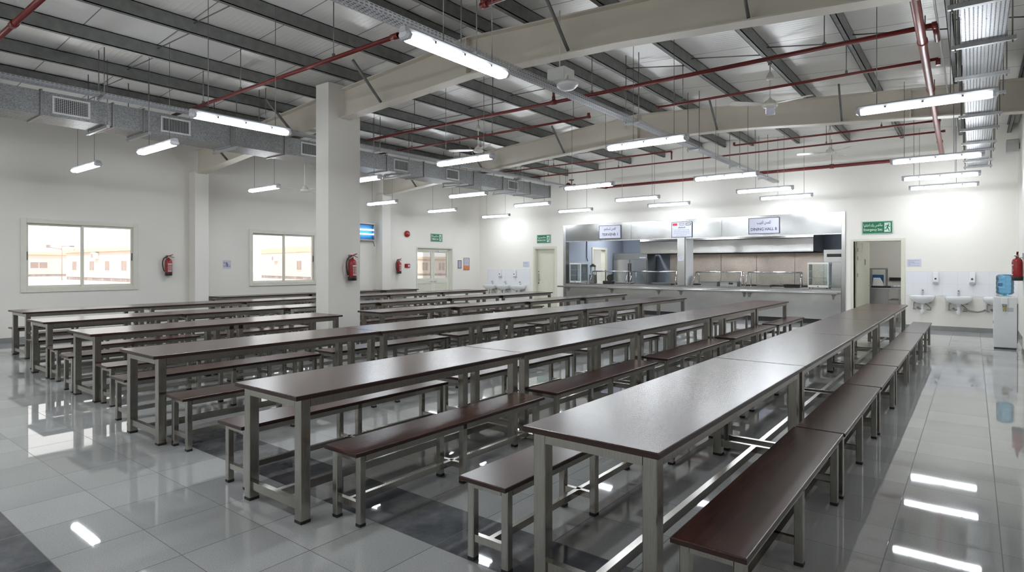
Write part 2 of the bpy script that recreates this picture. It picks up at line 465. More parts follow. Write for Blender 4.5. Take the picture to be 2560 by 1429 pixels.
def double_door():
    y0, y1, _, z1 = D1
    root = thing('door_1', 'cream glazed double door leading outside', 'door', (XL-.16, 0, 0), 0, None, 'structure')
    f = MB()
    f.box(-.03, .05, y0, y0+.05, 0, z1).box(-.03, .05, y1-.05, y1, 0, z1).box(-.03, .05, y0+.05, y1-.05, z1-.06, z1)
    f.box(.155, .18, y0-.05, y0, 0, z1+.05, .004).box(.155, .18, y1, y1+.05, 0, z1+.05, .004).box(.155, .18, y0, y1, z1, z1+.05, .004)
    f.build('door_frame', M['frame'], root)
    mid = (y0+y1)/2+.02
    for a, b, hs in ((y0+.055, mid-.004, 1), (mid+.004, y1-.055, 0)):
        d = MB(); t = .085
        d.box(-.02, .02, a, a+t, .02, z1-.065).box(-.02, .02, b-t, b, .02, z1-.065)
        d.box(-.02, .02, a+t, b-t, z1-.15, z1-.065).box(-.02, .02, a+t, b-t, .95, 1.14).box(-.02, .02, a+t, b-t, .02, .14)
        dd = d.build('door_leaf', M['frame'], root)
        MB().box(-.012, .008, a+t, b-t, .14, .95).build('lower_panel', M['doorcream'], dd)
        MB().box(-.004, .004, a+t, b-t, 1.14, z1-.15).build('pane', M['glass'], dd)
        yy = b-.05 if hs else a+.05
        MB().cyl((.02, yy, 1.02), (.055, yy, 1.02), .012, 8).box(.045, .06, min(yy, yy+(-.11 if hs else .11)), max(yy, yy+(-.11 if hs else .11)), 1.01, 1.03).build('door_handle', M['chrome'], dd)
    MB().box(.02, .07, y1-.62, y1-.36, z1-.13, z1-.075, .006).build('door_closer', M['offwhite'], root)
double_door()
def closed_door():
    x0, x1, z1 = DC
    root = thing('door_2', 'plain cream door between the small wash basins and the serving hatch', 'door', (0, YF, 0), 0, None, 'structure')
    f = MB()
    f.box(x0-.07, x0, -.018, .0, 0, z1+.07, .004).box(x1, x1+.07, -.018, .0, 0, z1+.07, .004).box(x0, x1, -.018, .0, z1, z1+.07, .004)
    f.box(x0, x0+.03, 0, .2, 0, z1).box(x1-.03, x1, 0, .2, 0, z1).box(x0+.03, x1-.03, 0, .2, z1-.03, z1)
    f.build('door_frame', M['doorcream'], root)
    lf = MB().box(x0+.035, x1-.035, .14, .18, .01, z1-.035).build('door_leaf', M['doorcream'], root)
    MB().box(x0+.07, x0+.11, .132, .14, 1.0, 1.3).cyl((x0+.09, .14, 1.08), (x0+.09, .08, 1.08), .011, 8).box(x0+.08, x0+.2, .075, .09, 1.07, 1.09, .004).build('door_handle', M['chrome'], lf)
    MB().cyl((x0+.09, .132, 1.38), (x0+.09, .12, 1.38), .018, 10).cyl((x0+.09, .132, .95), (x0+.09, .115, .95), .022, 10).build('lock', M['black'], lf)
closed_door()
def open_door():
    x0, x1, z1 = DO
    root = thing('door_3', 'cream framed doorway with its door swung open into the store room', 'door', (0, YF, 0), 0, None, 'structure')
    f = MB()
    f.box(x0-.06, x0, -.018, .22, 0, z1+.06, .004).box(x1, x1+.09, -.018, .22, 0, z1+.06, .004).box(x0, x1, -.018, .22, z1, z1+.06, .004)
    f.build('door_frame', M['doorcream'], root)
    # leaf hinged on the kitchen side, open about 80 degrees
    a = math.radians(80)
    lf = MB().box(0, 1.0, -.022, .022, .012, z1-.01, .003).build('door_leaf', M['doorcream'], root, (x0+.03, .23, 0)); lf.rotation_euler = (0, 0, a)
    MB().cyl((.93, -.022, 1.05), (.93, -.075, 1.05), .011, 8).box(.80, .94, -.08, -.066, 1.04, 1.06, .004).build('door_handle', M['chrome'], lf)
    MB().box(.60, .635, -.028, -.022, 1.62, 1.78).build('sign_strip', M['black'], lf)
    for z in (.3, 1.3, 1.75, 1.98):
        MB().box(.0, .07, -.026, -.022, z, z+.1).build('hinge', M['s_dark'], lf)
open_door()

# ------------------------------------------------------------------ tables and benches
TZ, BZ = .805, .465
CACHE = {}
def cmesh(key, fn):
    if key not in CACHE: CACHE[key] = fn()
    return CACHE[key]
def leg_set(W, L, inset, s, h, ys, foot, root, key):
    """square legs standing at both long sides; each a mesh of its own"""
    lm = cmesh(('leg', key), lambda: MB().box(-s/2, s/2, -s/2, s/2, .012, h, .004).mesh('leg', M['steel']))
    fm = cmesh(('foot', key), lambda: MB().box(-s/2-.001, s/2+.001, -s/2-.001, s/2+.001, 0, .022, .003).mesh('foot_cap', M['rubber']))
    for y in ys:
        for sx in (-1, 1):
            l = put('leg', lm, root, (sx*(W/2-inset-s/2), y, 0))
            if foot: put('foot_cap', fm, l)
def table(x0, x1, y0, y1, label, group, foot=True, mid=False, z=TZ):
    W, L = round(x1-x0, 2), round(y1-y0, 2)
    root = thing('dining_table', label, 'table', ((x0+x1)/2, (y0+y1)/2, 0), 0, group)
    th, s = .03, .07
    put('tabletop', cmesh(('tt', W, L), lambda: MB().box(-W/2, W/2, -L/2, L/2, TZ-th, TZ, .004, 2).mesh('tabletop', M['top'])), root)
    put('edge_band', cmesh(('te', W, L), lambda: MB().box(-W/2-.0015, W/2+.0015, -L/2-.0015, L/2+.0015, TZ-th+.003, TZ-.005).mesh('edge_band', M['edge'])), root)
    i = .03; ye = L/2-.05-s/2
    def fr():
        m = MB(); a, b = W/2-i, L/2-.05
        zt, zb = TZ-th, TZ-th-.055
        m.box(-a, -a+.04, -b+s, b-s, zb, zt).box(a-.04, a, -b+s, b-s, zb, zt)
        m.box(-a+s, a-s, -b, -b+.04, zb, zt).box(-a+s, a-s, b-.04, b, zb, zt)
        return m.mesh('frame', M['steel'])
    put('frame', cmesh(('tf', W, L), fr), root)
    ys = [-ye, ye]+([-.03-s/2, .03+s/2] if mid else [])
    leg_set(W, L, i, s, TZ-th, ys, foot, root, 't')
    def st():
        m = MB(); a = W/2-i-s; zb, zt = .075, .13
        for y in ys: m.box(-a, a, y-.02, y+.02, zb, zt)
        m.box(-.02, .02, -ye+.02, ye-.02, zb, zt)
        return m.mesh('stretcher', M['steel'])
    put('stretcher', cmesh(('ts', W, L, mid), st), root)
    return root
def bench(x0, x1, y0, y1, label, group, foot=True):
    W, L = round(x1-x0, 2), round(y1-y0, 2)
    root = thing('bench', label, 'bench', ((x0+x1)/2, (y0+y1)/2, 0), 0, group)
    th, s = .026, .045
    put('seat', cmesh(('bt', W, L), lambda: MB().box(-W/2, W/2, -L/2, L/2, BZ-th, BZ, .004, 2).mesh('seat', M['seat'])), root)
    put('edge_band', cmesh(('be', W, L), lambda: MB().box(-W/2-.0015, W/2+.0015, -L/2-.0015, L/2+.0015, BZ-th+.003, BZ-.005).mesh('edge_band', M['edge'])), root)
    i = .02; ye = L/2-.045-s/2
    ys = [-ye, ye]+([0] if L > 1.75 else [])
    def fr():
        m = MB(); a, b = W/2-i, L/2-.045
        zt, zb = BZ-th, BZ-th-.04
        m.box(-a, -a+.03, -b+s, b-s, zb, zt).box(a-.03, a, -b+s, b-s, zb, zt)
        m.box(-a+s, a-s, -b, -b+.03, zb, zt).box(-a+s, a-s, b-.03, b, zb, zt)
        return m.mesh('frame', M['steel'])
    put('frame', cmesh(('bf', W, L), fr), root)
    leg_set(W, L, i, s, BZ-th, ys, foot, root, 'b')
    def st():
        m = MB(); a = W/2-i-s; zb, zt = .105, .145
        for y in ys: m.box(-a, a, y-.015, y+.015, zb, zt)
        m.box(-.015, .015, -ye+.015, ye-.015, zb, zt)
        return m.mesh('stretcher', M['steel'])
    put('stretcher', cmesh(('bs', W, L), st), root)
    return root
ORD = ['first', 'second', 'third', 'fourth', 'fifth', 'sixth', 'seventh']
ROWN = ['table row nearest the water cooler', 'second table row from the water cooler', 'third table row from the water cooler',
        "pillar's table row", 'fifth table row from the water cooler', 'sixth table row from the water cooler']
# edges along the row; x of both long sides; drift of x per metre
ROWS = [(-1.775, -1.05, 0, [2.36, 5.14, 7.71, 10.1, 12.3, 14.47]),
        (-3.985, -3.24, -.002, [2.03, 4.35, 6.80, 9.35, 11.87, 14.30]),
        (-6.45, -5.68, .006, [2.17, 4.70, 7.22, 9.50, 11.80, 14.30]),
        None,
        (-11.15, -10.33, .030, [2.53, 4.40, 6.26, 8.40, 10.55, 12.5, 14.9]),
        (-13.72, -12.80, .011, [2.85, 4.80, 6.75, 8.80, 10.85, 12.9, 15.0])]
def nth_from_kitchen(i, n):
    k = n-1-i
    if i == 0: return 'at the camera end'
    return 'closest to the kitchen' if k == 0 else '%s from kitchen end' % ORD[k]
def add_row(k, items):
    n = len(items)
    for i, (x0, x1, y0, y1, mid) in enumerate(items):
        table(x0, x1, y0, y1, 'brown steel table, %s, %s' % (ROWN[k], nth_from_kitchen(i, n)), 'brown dining tables in rows', y0 < 8, mid)
for k, r in enumerate(ROWS):
    if r is None: continue
    x0, x1, dr, ys = r
    add_row(k, [(x0+dr*(a-ys[0]), x1+dr*(a-ys[0]), a+.005, b-.005, False) for a, b in zip(ys, ys[1:])])
add_row(3, [(-8.87, -8.07, 2.42, 5.90, True), (-8.62, -7.99, 6.62, 8.42, False), (-8.5, -7.85, 8.43, 10.65, False), (-8.42, -7.77, 10.66, 12.88, False), (-8.32, -7.66, 12.89, 15.1, False)])
for i, (a, b) in enumerate(((7.33, 9.92), (9.93, 12.52), (12.68, 14.12))):
    table(XL+.03, XL+.7, a, b, 'brown-topped steel table against the window wall, %s' % ('under the second window', 'by the wall column', 'beside the double door')[i], 'brown dining tables in rows', False)
BEN = [(0, 'aisle', -1.0, -.695, .004, [(2.37, 4.53), (4.55, 6.47), (6.50, 7.93), (7.96, 9.50), (9.53, 12.1), (12.13, 14.5)]),
       (0, 'window', -2.20, -1.88, 0, [(2.36, 4.3), (4.5, 6.5), (6.7, 8.9), (9.2, 11.4), (11.8, 14.1)]),
       (1, 'aisle', -3.255, -2.93, -.002, [(2.24, 4.23), (4.42, 6.58), (6.87, 9.19), (9.49, 11.98), (12.2, 14.33)]),
       (1, 'window', -4.40, -4.06, 0, [(2.12, 4.2), (4.4, 6.5), (6.93, 9.2), (9.4, 11.6), (11.9, 14.1)]),
       (2, 'aisle', -5.655, -5.31, .006, [(2.26, 4.4), (4.6, 6.8), (7.0, 9.2), (9.4, 11.6), (11.8, 14.0)]),
       (2, 'window', -7.04, -6.65, .004, [(2.28, 4.53), (4.7, 6.9), (7.1, 9.3), (9.5, 11.7), (11.9, 14.1)]),
       (3, 'aisle', -8.03, -7.68, .042, [(2.46, 4.5), (4.7, 6.35), (6.72, 8.6), (8.8, 10.8), (11.0, 13.0), (13.2, 15.0)]),
       (3, 'window', -9.28, -8.92, .030, [(2.44, 4.4), (4.6, 6.3), (6.72, 8.6), (8.8, 10.8), (11.0, 13.0), (13.2, 15.0)]),
       (4, 'aisle', -10.29, -9.93, .030, [(2.55, 4.5), (4.7, 6.5), (7.6, 9.5), (9.7, 11.7), (11.9, 13.9)]),
       (4, 'window', -11.56, -11.20, .030, [(2.62, 4.6), (4.8, 6.8), (7.0, 9.0), (9.2, 11.2), (11.4, 13.4)]),
       (5, 'aisle', -12.77, -12.42, .011, [(2.92, 4.9), (5.1, 7.1), (7.3, 9.3), (9.5, 11.5), (11.7, 13.7)]),
       (5, 'window', -14.12, -13.77, .011, [(2.94, 4.9), (5.1, 7.1), (7.3, 9.3), (9.5, 11.5), (11.7, 13.7)])]
for k, side, x0, x1, dr, seg in BEN:
    n = len(seg)
    for i, (a, b) in enumerate(seg):
        d = dr*(a-seg[0][0])
        rown = ('row nearest the water cooler', 'second row from the water cooler', 'third row from the water cooler', "the pillar's row", 'fifth row from the water cooler', 'sixth row from the water cooler')[k]
        bench(x0+d, x1+d, a, b, 'brown bench, %s side of %s, %s' % (side, rown, nth_from_kitchen(i, n)), 'brown benches along the table rows', a < 7)

# ------------------------------------------------------------------ hanging batten lights
LZ = 3.45
def purlin_z(x): return rooftop(x)+.02
def lamp_root(label, loc, rz, wires=(-.45, .45)):
    root = thing('hanging_batten_light', label, 'ceiling light', loc, rz, 'hanging batten lights')
    L = 1.33
    def sec(t, w, z): return [(t, -w, z), (t, w, z)]
    def body(l, prof, nm, m, mi=None):
        rings = []
        n = len(prof)
        for x, k in ((-l/2, .72), (-l/2+.03, 1), (l/2-.03, 1), (l/2, .72)):
            rings.append([(x, y*k, z) for y, z in prof])
        return MB().loft(rings, smooth=False).mesh(nm, m)
    hp = [(-.052, .012), (-.050, .04), (-.036, .058), (.036, .058), (.050, .04), (.052, .012)]
    dp = [(-.050, .016), (-.068, -.010), (-.044, -.042), (.044, -.042), (.068, -.010), (.050, .016)]
    put('housing', cmesh('lh', lambda: body(L, hp, 'housing', M['lamphouse'])), root)
    d = put('diffuser', cmesh('ld', lambda: body(L-.10, dp, 'diffuser', M['lamp'])), root)
    for s in (-1, 1):
        def endm():
            rings = []
            for x, k in ((0, 1), (.03, .98), (.05, .7)):
                rings.append([(x, y*k, z*k) for y, z in dp])
            return MB().loft(rings, smooth=False).mesh('end_cap', M['lampend'])
        e = put('end_cap', cmesh('le', endm), d, (s*(L/2-.052), 0, 0), (0, 0, 0 if s > 0 else PI))
    cm = cmesh('lc', lambda: MB().box(-.012, .012, -.072, .072, -.012, .012, .003).mesh('clip', M['chrome']))
    for x in (-.36, .0, .36): put('clip', cm, root, (x, 0, 0))
    c, s_ = math.cos(rz), math.sin(rz)
    for x in wires:
        wx = loc[0]+x*c
        zt = purlin_z(wx)-loc[2]
        MB().cyl((x, 0, .05), (x, 0, zt), .0045, 6).build('suspension_wire', M['rod'], root)
    return root
COLN = ['closest to the window wall', 'second from the window wall', 'second from the aisle wall', 'third from the aisle wall', 'closest to the aisle wall']
LAMPS = [ # file (x), row (y), rotation
 ('file along the window wall', [(-13.15, 3.87), (-13.42, 7.57), (-13.70, 11.40), (-14.00, 14.20), (-14.03, 17.05)]),
 ('file beside the duct', [(-10.08, 3.91), (-10.42, 8.08), (-10.40, 11.49), (-10.50, 14.47), (-10.50, 16.93)]),
 ('middle file', [(-7.51, 3.95), (-7.05, 7.70), (-7.06, 11.97), (-7.31, 15.0), (-7.25, 17.0)]),
 ('file above the second table row', [(-3.585, 3.85), (-3.90, 8.29), (-4.05, 12.40), (-4.02, 15.17), (-3.97, 17.06)]),
 ('file above the aisle', [(-.45, 8.18), (-.51, 12.51), (-.54, 15.10), (-.555, 17.04)])]
for fi, (fn, pts) in enumerate(LAMPS):
    n = len(pts)
    for i, (x, y) in enumerate(pts):
        rz = PI/2 if (x, y) in ((-7.51, 3.95), (-3.585, 3.85)) else 0
        lamp_root('lit batten light in the %s, %s' % (fn, nth_from_kitchen(i, n)), (x, y, LZ), rz, {0: (-.45, .45), 1: (-.3, .45), 2: (-.45, .45), 3: (-.2, .45), 4: (-.45, .25)}[fi])
# unseen fittings of the same kind, added for light over the camera end
for i, (x, y) in enumerate(((-13.2, .2), (-10.1, .2), (-7.1, .2), (-3.8, .2), (-13.2, -2.3), (-7.1, -2.3), (-.5, -2.3))):
    lamp_root('unseen added batten light over the camera end, %s from the window wall' % ORD[i], (x, y, LZ), 0, (-.3, .25))

# ------------------------------------------------------------------ ceiling fans
def fan(label, x, y, z, ang, tag_=False):
    root = thing('ceiling_fan', label, 'fan', (x, y, z), 0, 'ceiling fans')
    top = purlin_z(x)-z
    MB().lathe([(.02, -.055), (.10, -.05), (.125, -.02), (.12, .0), (.085, .025), (.075, .06), (.03, .09), (.018, .11)], n=28).build('motor', M['fan'], root)
    MB().cyl((0, 0, .1), (0, 0, top-.22), .012, 10).build('drop_rod', M['fan'], root)
    MB().lathe([(.02, 0), (.055, .01), (.06, .05), (.035, .1), (.02, .13)], (0, 0, top-.30), n=20).build('canopy', M['fan'], root)
    MB().cyl((0, 0, top-.18), (0, 0, top+.01), .01, 8).box(-.03, .03, -.01, .01, top-.05, top-.005).build('hook', M['s_dark'], root)
    def bl():
        rings = []
        for r, w in ((.10, .03), (.17, .045), (.24, .065), (.45, .075), (.66, .078), (.69, .06), (.70, .03)):
            t = .16; ws = []
            for yy, zz in ((-w, -.003), (w, -.003), (w, .004), (-w, .004)):
                ws.append((r, yy*math.cos(t)-zz*math.sin(t), yy*math.sin(t)+zz*math.cos(t)))
            rings.append(ws)
        return MB().loft(rings, smooth=False).mesh('blade', M['fan'])
    for k in range(3):
        put('blade', cmesh('blade', bl), root, None, (0, 0, ang+k*2*PI/3))
    if tag_: MB().box(-.06, .07, -.004, .004, -.17, -.055).box(-.02, -.01, -.006, -.004, -.17, -.06).build('paper_tag', M['paper'], root)
fan('ivory ceiling fan with a paper tag under its hub, between the two rafters', -2.65, 10.35, 4.26, math.radians(104), True)
fan('ivory ceiling fan beyond the square pillar, above the duct side', -9.06, 10.37, 4.28, math.radians(90))
fan('ivory ceiling fan nearest the hatch wall, below the thin red pipes', -2.64, 15.5, 4.25, math.radians(75))
fan('ivory ceiling fan close to the window wall, below the duct', -14.02, 9.05, 3.62, math.radians(5))

# ------------------------------------------------------------------ red sprinkler pipes
def pipe(label, pts, r, hangers=(), fit=(), mat='red', name='sprinkler_pipe', coup=()):
    root = thing(name, label, 'pipe', (0, 0, 0), 0, 'red sprinkler pipes')
    m = MB()
    for a, b in zip(pts, pts[1:]): m.cyl(a, b, r, 14)
    m.build('run', M[mat], root)
    for p, q in fit: MB().cyl(p, q, r*1.35, 12).build('fitting', M[mat], root)
    for p in hangers:
        MB().cyl((p[0], p[1], p[2]), (p[0], p[1], rooftop(p[0])+.03), .007, 6).cyl((p[0], p[1], p[2]-.01), (p[0], p[1], p[2]+.06), r*.5+.008, 8).build('hanger_rod', M['rod'], root)
    for p, q in coup:
        MB().cyl(p, q, r*1.18, 16).build('coupling', M[mat], root)
    return root
PZ = 4.33; PQ = 4.385; PS = 4.365
def xp(x0, x1, y, z=PZ): return [(x0, y, z), (x1, y, z)]
pipe('long red pipe crossing the hall between the rafters, over the tagged fan', xp(-10.6, -.35, 8.42, PQ)+[(-.35, 9.0, PQ)], .03, [(-9.1, 8.42, PQ), (-7.0, 8.42, PQ), (-4.9, 8.42, PQ), (-1.5, 8.42, PQ)], [((-.38, 8.42, PQ), (-.33, 8.42, PQ)), ((-5.7, 8.42, PQ), (-5.6, 8.42, PQ))])
pipe('short red riser standing on the long red pipe', [(-5.65, 8.42, PQ+.042), (-5.65, 8.42, 4.88)], .022, (), [((-5.65, 8.42, PQ+.042), (-5.65, 8.42, PQ+.1))])
pipe('red branch pipe with capped end, in front of the tagged fan rod', xp(-4.36, -.37, 9.75, PS), .021, [(-3.9, 9.75, PS), (-1.45, 9.75, PS)], [((-4.38, 9.75, PS), (-4.33, 9.75, PS)), ((-.37, 9.75, PS), (-.37, 9.75, 4.28))])
pipe('red branch pipe with capped end, over the duct beyond the pillar', xp(-11.6, -5.57, 9.45), .021, [(-10.3, 9.45, PZ), (-7.87, 9.45, PZ), (-5.9, 9.45, PZ)], [((-5.60, 9.45, PZ), (-5.54, 9.45, PZ)), ((-5.57, 9.45, PZ), (-5.57, 9.45, PZ+.07))])
pipe('thin red pipe nearest the far rafter above the aisle', xp(-4.34, -.485, 13.9, PS), .02, [(-3.88, 13.9, PS), (-1.45, 13.9, PS)], [((-4.34, 13.9, PS), (-4.34, 13.9, PS+.07))])
pipe('thin red pipe running the full width nearest the hatch wall', xp(-11.8, -.475, 15.05, PS), .02, [(-10.3, 15.05, PS), (-7.9, 15.05, PS), (-5.1, 15.05, PS), (-2.64, 15.05, PS)], [((-.5, 15.05, PS), (-.45, 15.05, PS))])
pipe('thin red pipe with a drop at its end beyond the far rafter', xp(-10.9, -5.68, 13.5)+[(-5.68, 13.5, PZ-.2)], .018, [(-9.06, 13.5, PZ), (-7.0, 13.5, PZ)], [((-5.68, 13.5, PZ), (-5.68, 13.5, PZ-.05))])
pipe('red pipe running from the duct to the lamp above the camera side', xp(-11.5, -5.38, 4.72), .028, [(-10.31, 4.72, PZ), (-9.06, 4.72, PZ), (-6.65, 4.72, PZ)], [((-11.5, 4.72, PZ), (-11.5, 4.72, PZ-.06)), ((-5.5, 4.72, PZ), (-5.38, 4.72, PZ))])
pipe('red pipe with a coupling in the top corner over the camera side', xp(-14.5, -6.5, 1.83), .032, [(-12.78, 1.83, PZ)], [((-8.62, 1.83, PZ), (-8.5, 1.83, PZ))])
pipe('short red pipe with a capped end in front of the first rafter', xp(-4.05, -1.5, 4.72), .026, [(-3.88, 4.72, PZ)], [((-4.08, 4.72, PZ), (-4.0, 4.72, PZ)), ((-4.05, 4.72, PZ), (-4.05, 4.72, PZ+.08))])
MX = lambda y: -.405-.0125*(y-2.5)
pipe('thick glossy red main running along the aisle under the roof', [(MX(-2.9), -2.9, 4.30), (MX(17.85), 17.80, 4.27)], .048, [(MX(y), y, 4.3) for y in (3.5, 6.0, 9.3, 12.6, 15.9)], [], 'redmain', 'sprinkler_main', [((MX(y), y, 4.29), (MX(y+.1), y+.1, 4.29)) for y in (4.2, 6.4, 8.6, 11.0, 13.4, 15.8)])
pipe('thick red pipe running along the hatch wall', [(MX(17.85), 17.85, 4.27), (-9.9, 17.85, 4.27), (-10.5, 17.25, 4.27)], .045, [(-3.0, 17.85, 4.27), (-6.5, 17.85, 4.27)], [((-9.9, 17.85, 4.27), (-9.8, 17.85, 4.27)), ((-3.05, 17.85, 4.27), (-2.95, 17.85, 4.27))], 'red', 'sprinkler_main')
v = thing('stop_valve', 'small red stop valve with handwheel at the duct end', 'valve', (-10.62, 16.95, 4.27))
MB().cyl((0, .12, 0), (0, -.25, 0), .055, 14).cyl((0, .14, 0), (0, .1, 0), .09, 14).cyl((0, -.23, 0), (0, -.27, 0), .09, 14).build('body', M['red'], v)
MB().cyl((0, -.06, 0), (0, -.06, .2), .014, 8).build('stem', M['s_dark'], v)
MB().tube([(.08*math.cos(t*PI/8), -.06+.08*math.sin(t*PI/8), .2) for t in range(17)], .012, 6).box(-.08, .08, -.066, -.054, .194, .206).build('handwheel', M['red'], v)

# ------------------------------------------------------------------ air duct
def duct():
    root = thing('air_duct', 'galvanised square air duct running above the table rows', 'air duct', (0, 0, 0))
    x0, x1, z0, z1 = -11.67, -11.0, 3.86, 4.22
    MB().box(x0, x1, -2.9, 16.2, z0, z1).build('duct_body', M['galv'], root)
    for y in (-1.0, .3, 1.5, 2.67, 3.61, 4.06, 5.54, 6.65, 8.0, 9.3, 10.5, 12.4, 13.7, 15.08, 16.18):
        f = MB(); t = .022
        f.box(x1, x1+t, y-.012, y+.012, z0-t, z1+t).box(x0-t, x0, y-.012, y+.012, z0-t, z1+t).box(x0, x1, y-.012, y+.012, z0-t, z0).box(x0, x1, y-.012, y+.012, z1, z1+t)
        f.build('flange', M['s_dark'], root)
    for y in (2.0, 3.5, 4.1, 5.6, 7.9, 9.9, 12.0, 14.2):
        MB().box(x0-.14, x1+.14, y-.022, y+.022, z0-.062, z0-.022).build('support_channel', M['traysteel'], root)
        for x in (x0-.1, x1+.1):
            MB().cyl((x, y, z0-.07), (x, y, rooftop(x)), .008, 6).build('hanger_rod', M['rod'], root)
    for y in (3.05, 4.57, 7.25, 9.75, 11.55, 14.18):
        g = thing('vent_grille', None, None); g.parent = root; g.location = (x1, y, 4.04)
        w, h = .245, .135
        MB().box(0, .014, -w, w, h-.03, h, .003).box(0, .014, -w, w, -h, -h+.03, .003).box(0, .014, -w, -w+.03, -h+.03, h-.03, .003).box(0, .014, w-.03, w, -h+.03, h-.03, .003).build('grille_frame', M['grille'], g)
        s = MB()
        for k in range(17): s.box(.003, .009, -w+.045+k*.025-.002, -w+.045+k*.025+.002, -h+.03, h-.03)
        if y < 4:
            for k in range(8): s.box(.004, .01, -w+.03, w-.03, -h+.045+k*.025, -h+.049+k*.025)
        s.build('louvre', M['grille'], g)
        MB().box(.0006, .002, -w+.03, w-.03, -h+.03, h-.03).build('dark_opening', M['duct_in'], g)
duct()

# ------------------------------------------------------------------ cable trays
def tray(label, x, w, z, y0, y1, hang):
    root = thing('cable_tray', label, 'cable tray', (x, 0, z))
    MB().box(-w/2, w/2, y0, y1, 0, .0015).build('tray_bed', M['tray'], root)
    for s in (-1, 1):
        MB().box(s*w/2-.001, s*w/2+.001, y0, y1, 0, .055).box(s*w/2-.008, s*w/2, y0, y1, .055, .058).build('tray_side', M['tray_side'], root)
    MB().cyl((-.02, y0, .02), (-.02, y1, .02), .012, 6).cyl((.025, y0, .016), (.025, y1, .016), .009, 6).build('cable', M['black'], root)
    for y in hang:
        MB().box(-w/2-.06, w/2+.06, y-.02, y+.02, -.03, -.002).build('support_channel', M['traysteel'], root)
        for s in (-1, 1):
            MB().cyl((s*(w/2+.04), y, -.06), (s*(w/2+.04), y, rooftop(x)-z+.01), .007, 6).build('hanger_rod', M['rod'], root)
tray('slotted cable tray running above the galvanised duct', -10.52, .15, 4.18, -2.9, 16.6, (1.0, 3.3, 5.9, 8.6, 11.2, 13.8, 16.2))
tray('slotted cable tray running down the middle over the second table row', -4.42, .15, 3.95, .5, 17.9, (2.0, 4.9, 8.9, 11.6, 14.2, 16.6))
def wide_tray():
    root = thing('cable_tray', 'wide punched white-grey cable tray above the aisle', 'cable tray', (.08, 0, 3.86))
    w = .35
    MB().box(-w/2, w/2, 1.0, 17.2, 0, .0015).build('tray_bed', M['tray_wide'], root)
    for s in (-1, 1): MB().box(s*w/2-.0015, s*w/2+.0015, 1.0, 17.2, 0, .06).build('tray_side', M['traysteel'], root)
    for k, cx in enumerate((-.15, -.118, -.087, -.056, -.022, .042, .075, .105, .135, .158)):
        MB().cyl((cx, 1.0, .018), (cx, 17.2, .018), .0155, 6).build('cable', M['black'], root)
    for k, y in enumerate((2.2, 3.4, 4.6, 5.35, 6.4, 7.6, 8.9, 9.9, 11.2, 12.3, 13.7, 14.6, 16.0, 17.0)):
        MB().box(-w/2-.08, w/2+.08, y-.02, y+.02, -.045, -.004).build('support_channel', M['traysteel'], root)
        for s in (-1, 1):
            MB().cyl((s*(w/2+.05), y, -.07), (s*(w/2+.05), y, rooftop(.08)-3.86+.16), .007, 6).build('hanger_rod', M['rod'], root)
wide_tray()
c = thing('conduit', 'thin pale conduit with a clamp beside the red main', 'conduit', (-.35, 0, 4.62))
MB().cyl((0, -2.9, 0), (0, 17.9, 0), .012, 8).build('tube', M['offwhite'], c)
MB().box(-.035, .035, 6.15, 6.25, -.03, .03, .004).build('clamp', M['s_dark'], c)
c = thing('conduit', 'thin bright conduit under the third purlin on the camera side', 'conduit', (-10.20, 0, 4.88))
MB().cyl((0, -2.9, 0), (0, 11.0, 0), .011, 8).build('tube', M['traysteel'], c)

# ------------------------------------------------------------------ speaker dome by the middle tray, box speaker
d = thing('horn_speaker', 'white oval dome and grey box fixed beside the middle cable tray', 'speaker', (-4.18, 6.55, 3.96))
MB().lathe([(.01, -.07), (.08, -.06), (.125, -.02), (.13, .015), (.10, .04), (.04, .055), (.03, .07)], n=28, sx=1.15).build('dome', M['white'], d)
MB().box(-.38, -.10, .08, .34, .12, .30, .01).build('box', M['offwhite'], d)
MB().cyl((0, 0, .06), (-.05, .1, .15), .014, 8).build('bracket', M['offwhite'], d)
MB().cyl((-.25, .2, .28), (-.25, .2, 1.1), .008, 8).build('hanger_rod', M['offwhite'], d)
s = thing('wall_speaker', 'pale grey box speaker high in the corner by the aisle wall', 'speaker', (XR, 17.35, 4.27))
MB().box(-.24, -.02, -.14, .14, -.14, .14, .012).build('cabinet', M['lamphouse'], s)
MB().box(-.02, .0, -.05, .05, -.06, .06).build('bracket', M['s_dark'], s)
MB().box(-.235, -.03, -.148, -.14, -.125, .125, .003).build('front_grille', M['grille'], s)

# ------------------------------------------------------------------ lettering
FORMS = {'ا':(0xFE8D,0xFE8E,0,0),'ل':(0xFEDD,0xFEDE,0xFEDF,0xFEE0),'ف':(0xFED1,0xFED2,0xFED3,0xFED4),'ح':(0xFEA1,0xFEA2,0xFEA3,0xFEA4),
 'ن':(0xFEE5,0xFEE6,0xFEE7,0xFEE8),'س':(0xFEB1,0xFEB2,0xFEB3,0xFEB4),'ت':(0xFE95,0xFE96,0xFE97,0xFE98),'م':(0xFEE1,0xFEE2,0xFEE3,0xFEE4),
 'ه':(0xFEE9,0xFEEA,0xFEEB,0xFEEC),'ي':(0xFEF1,0xFEF2,0xFEF3,0xFEF4),'ب':(0xFE8F,0xFE90,0xFE91,0xFE92),'ك':(0xFED9,0xFEDA,0xFEDB,0xFEDC),
 'ق':(0xFED5,0xFED6,0xFED7,0xFED8),'ث':(0xFE99,0xFE9A,0xFE9B,0xFE9C),'ع':(0xFEC9,0xFECA,0xFECB,0xFECC),'د':(0xFEA9,0xFEAA,0,0),'و':(0xFEED,0xFEEE,0,0)}
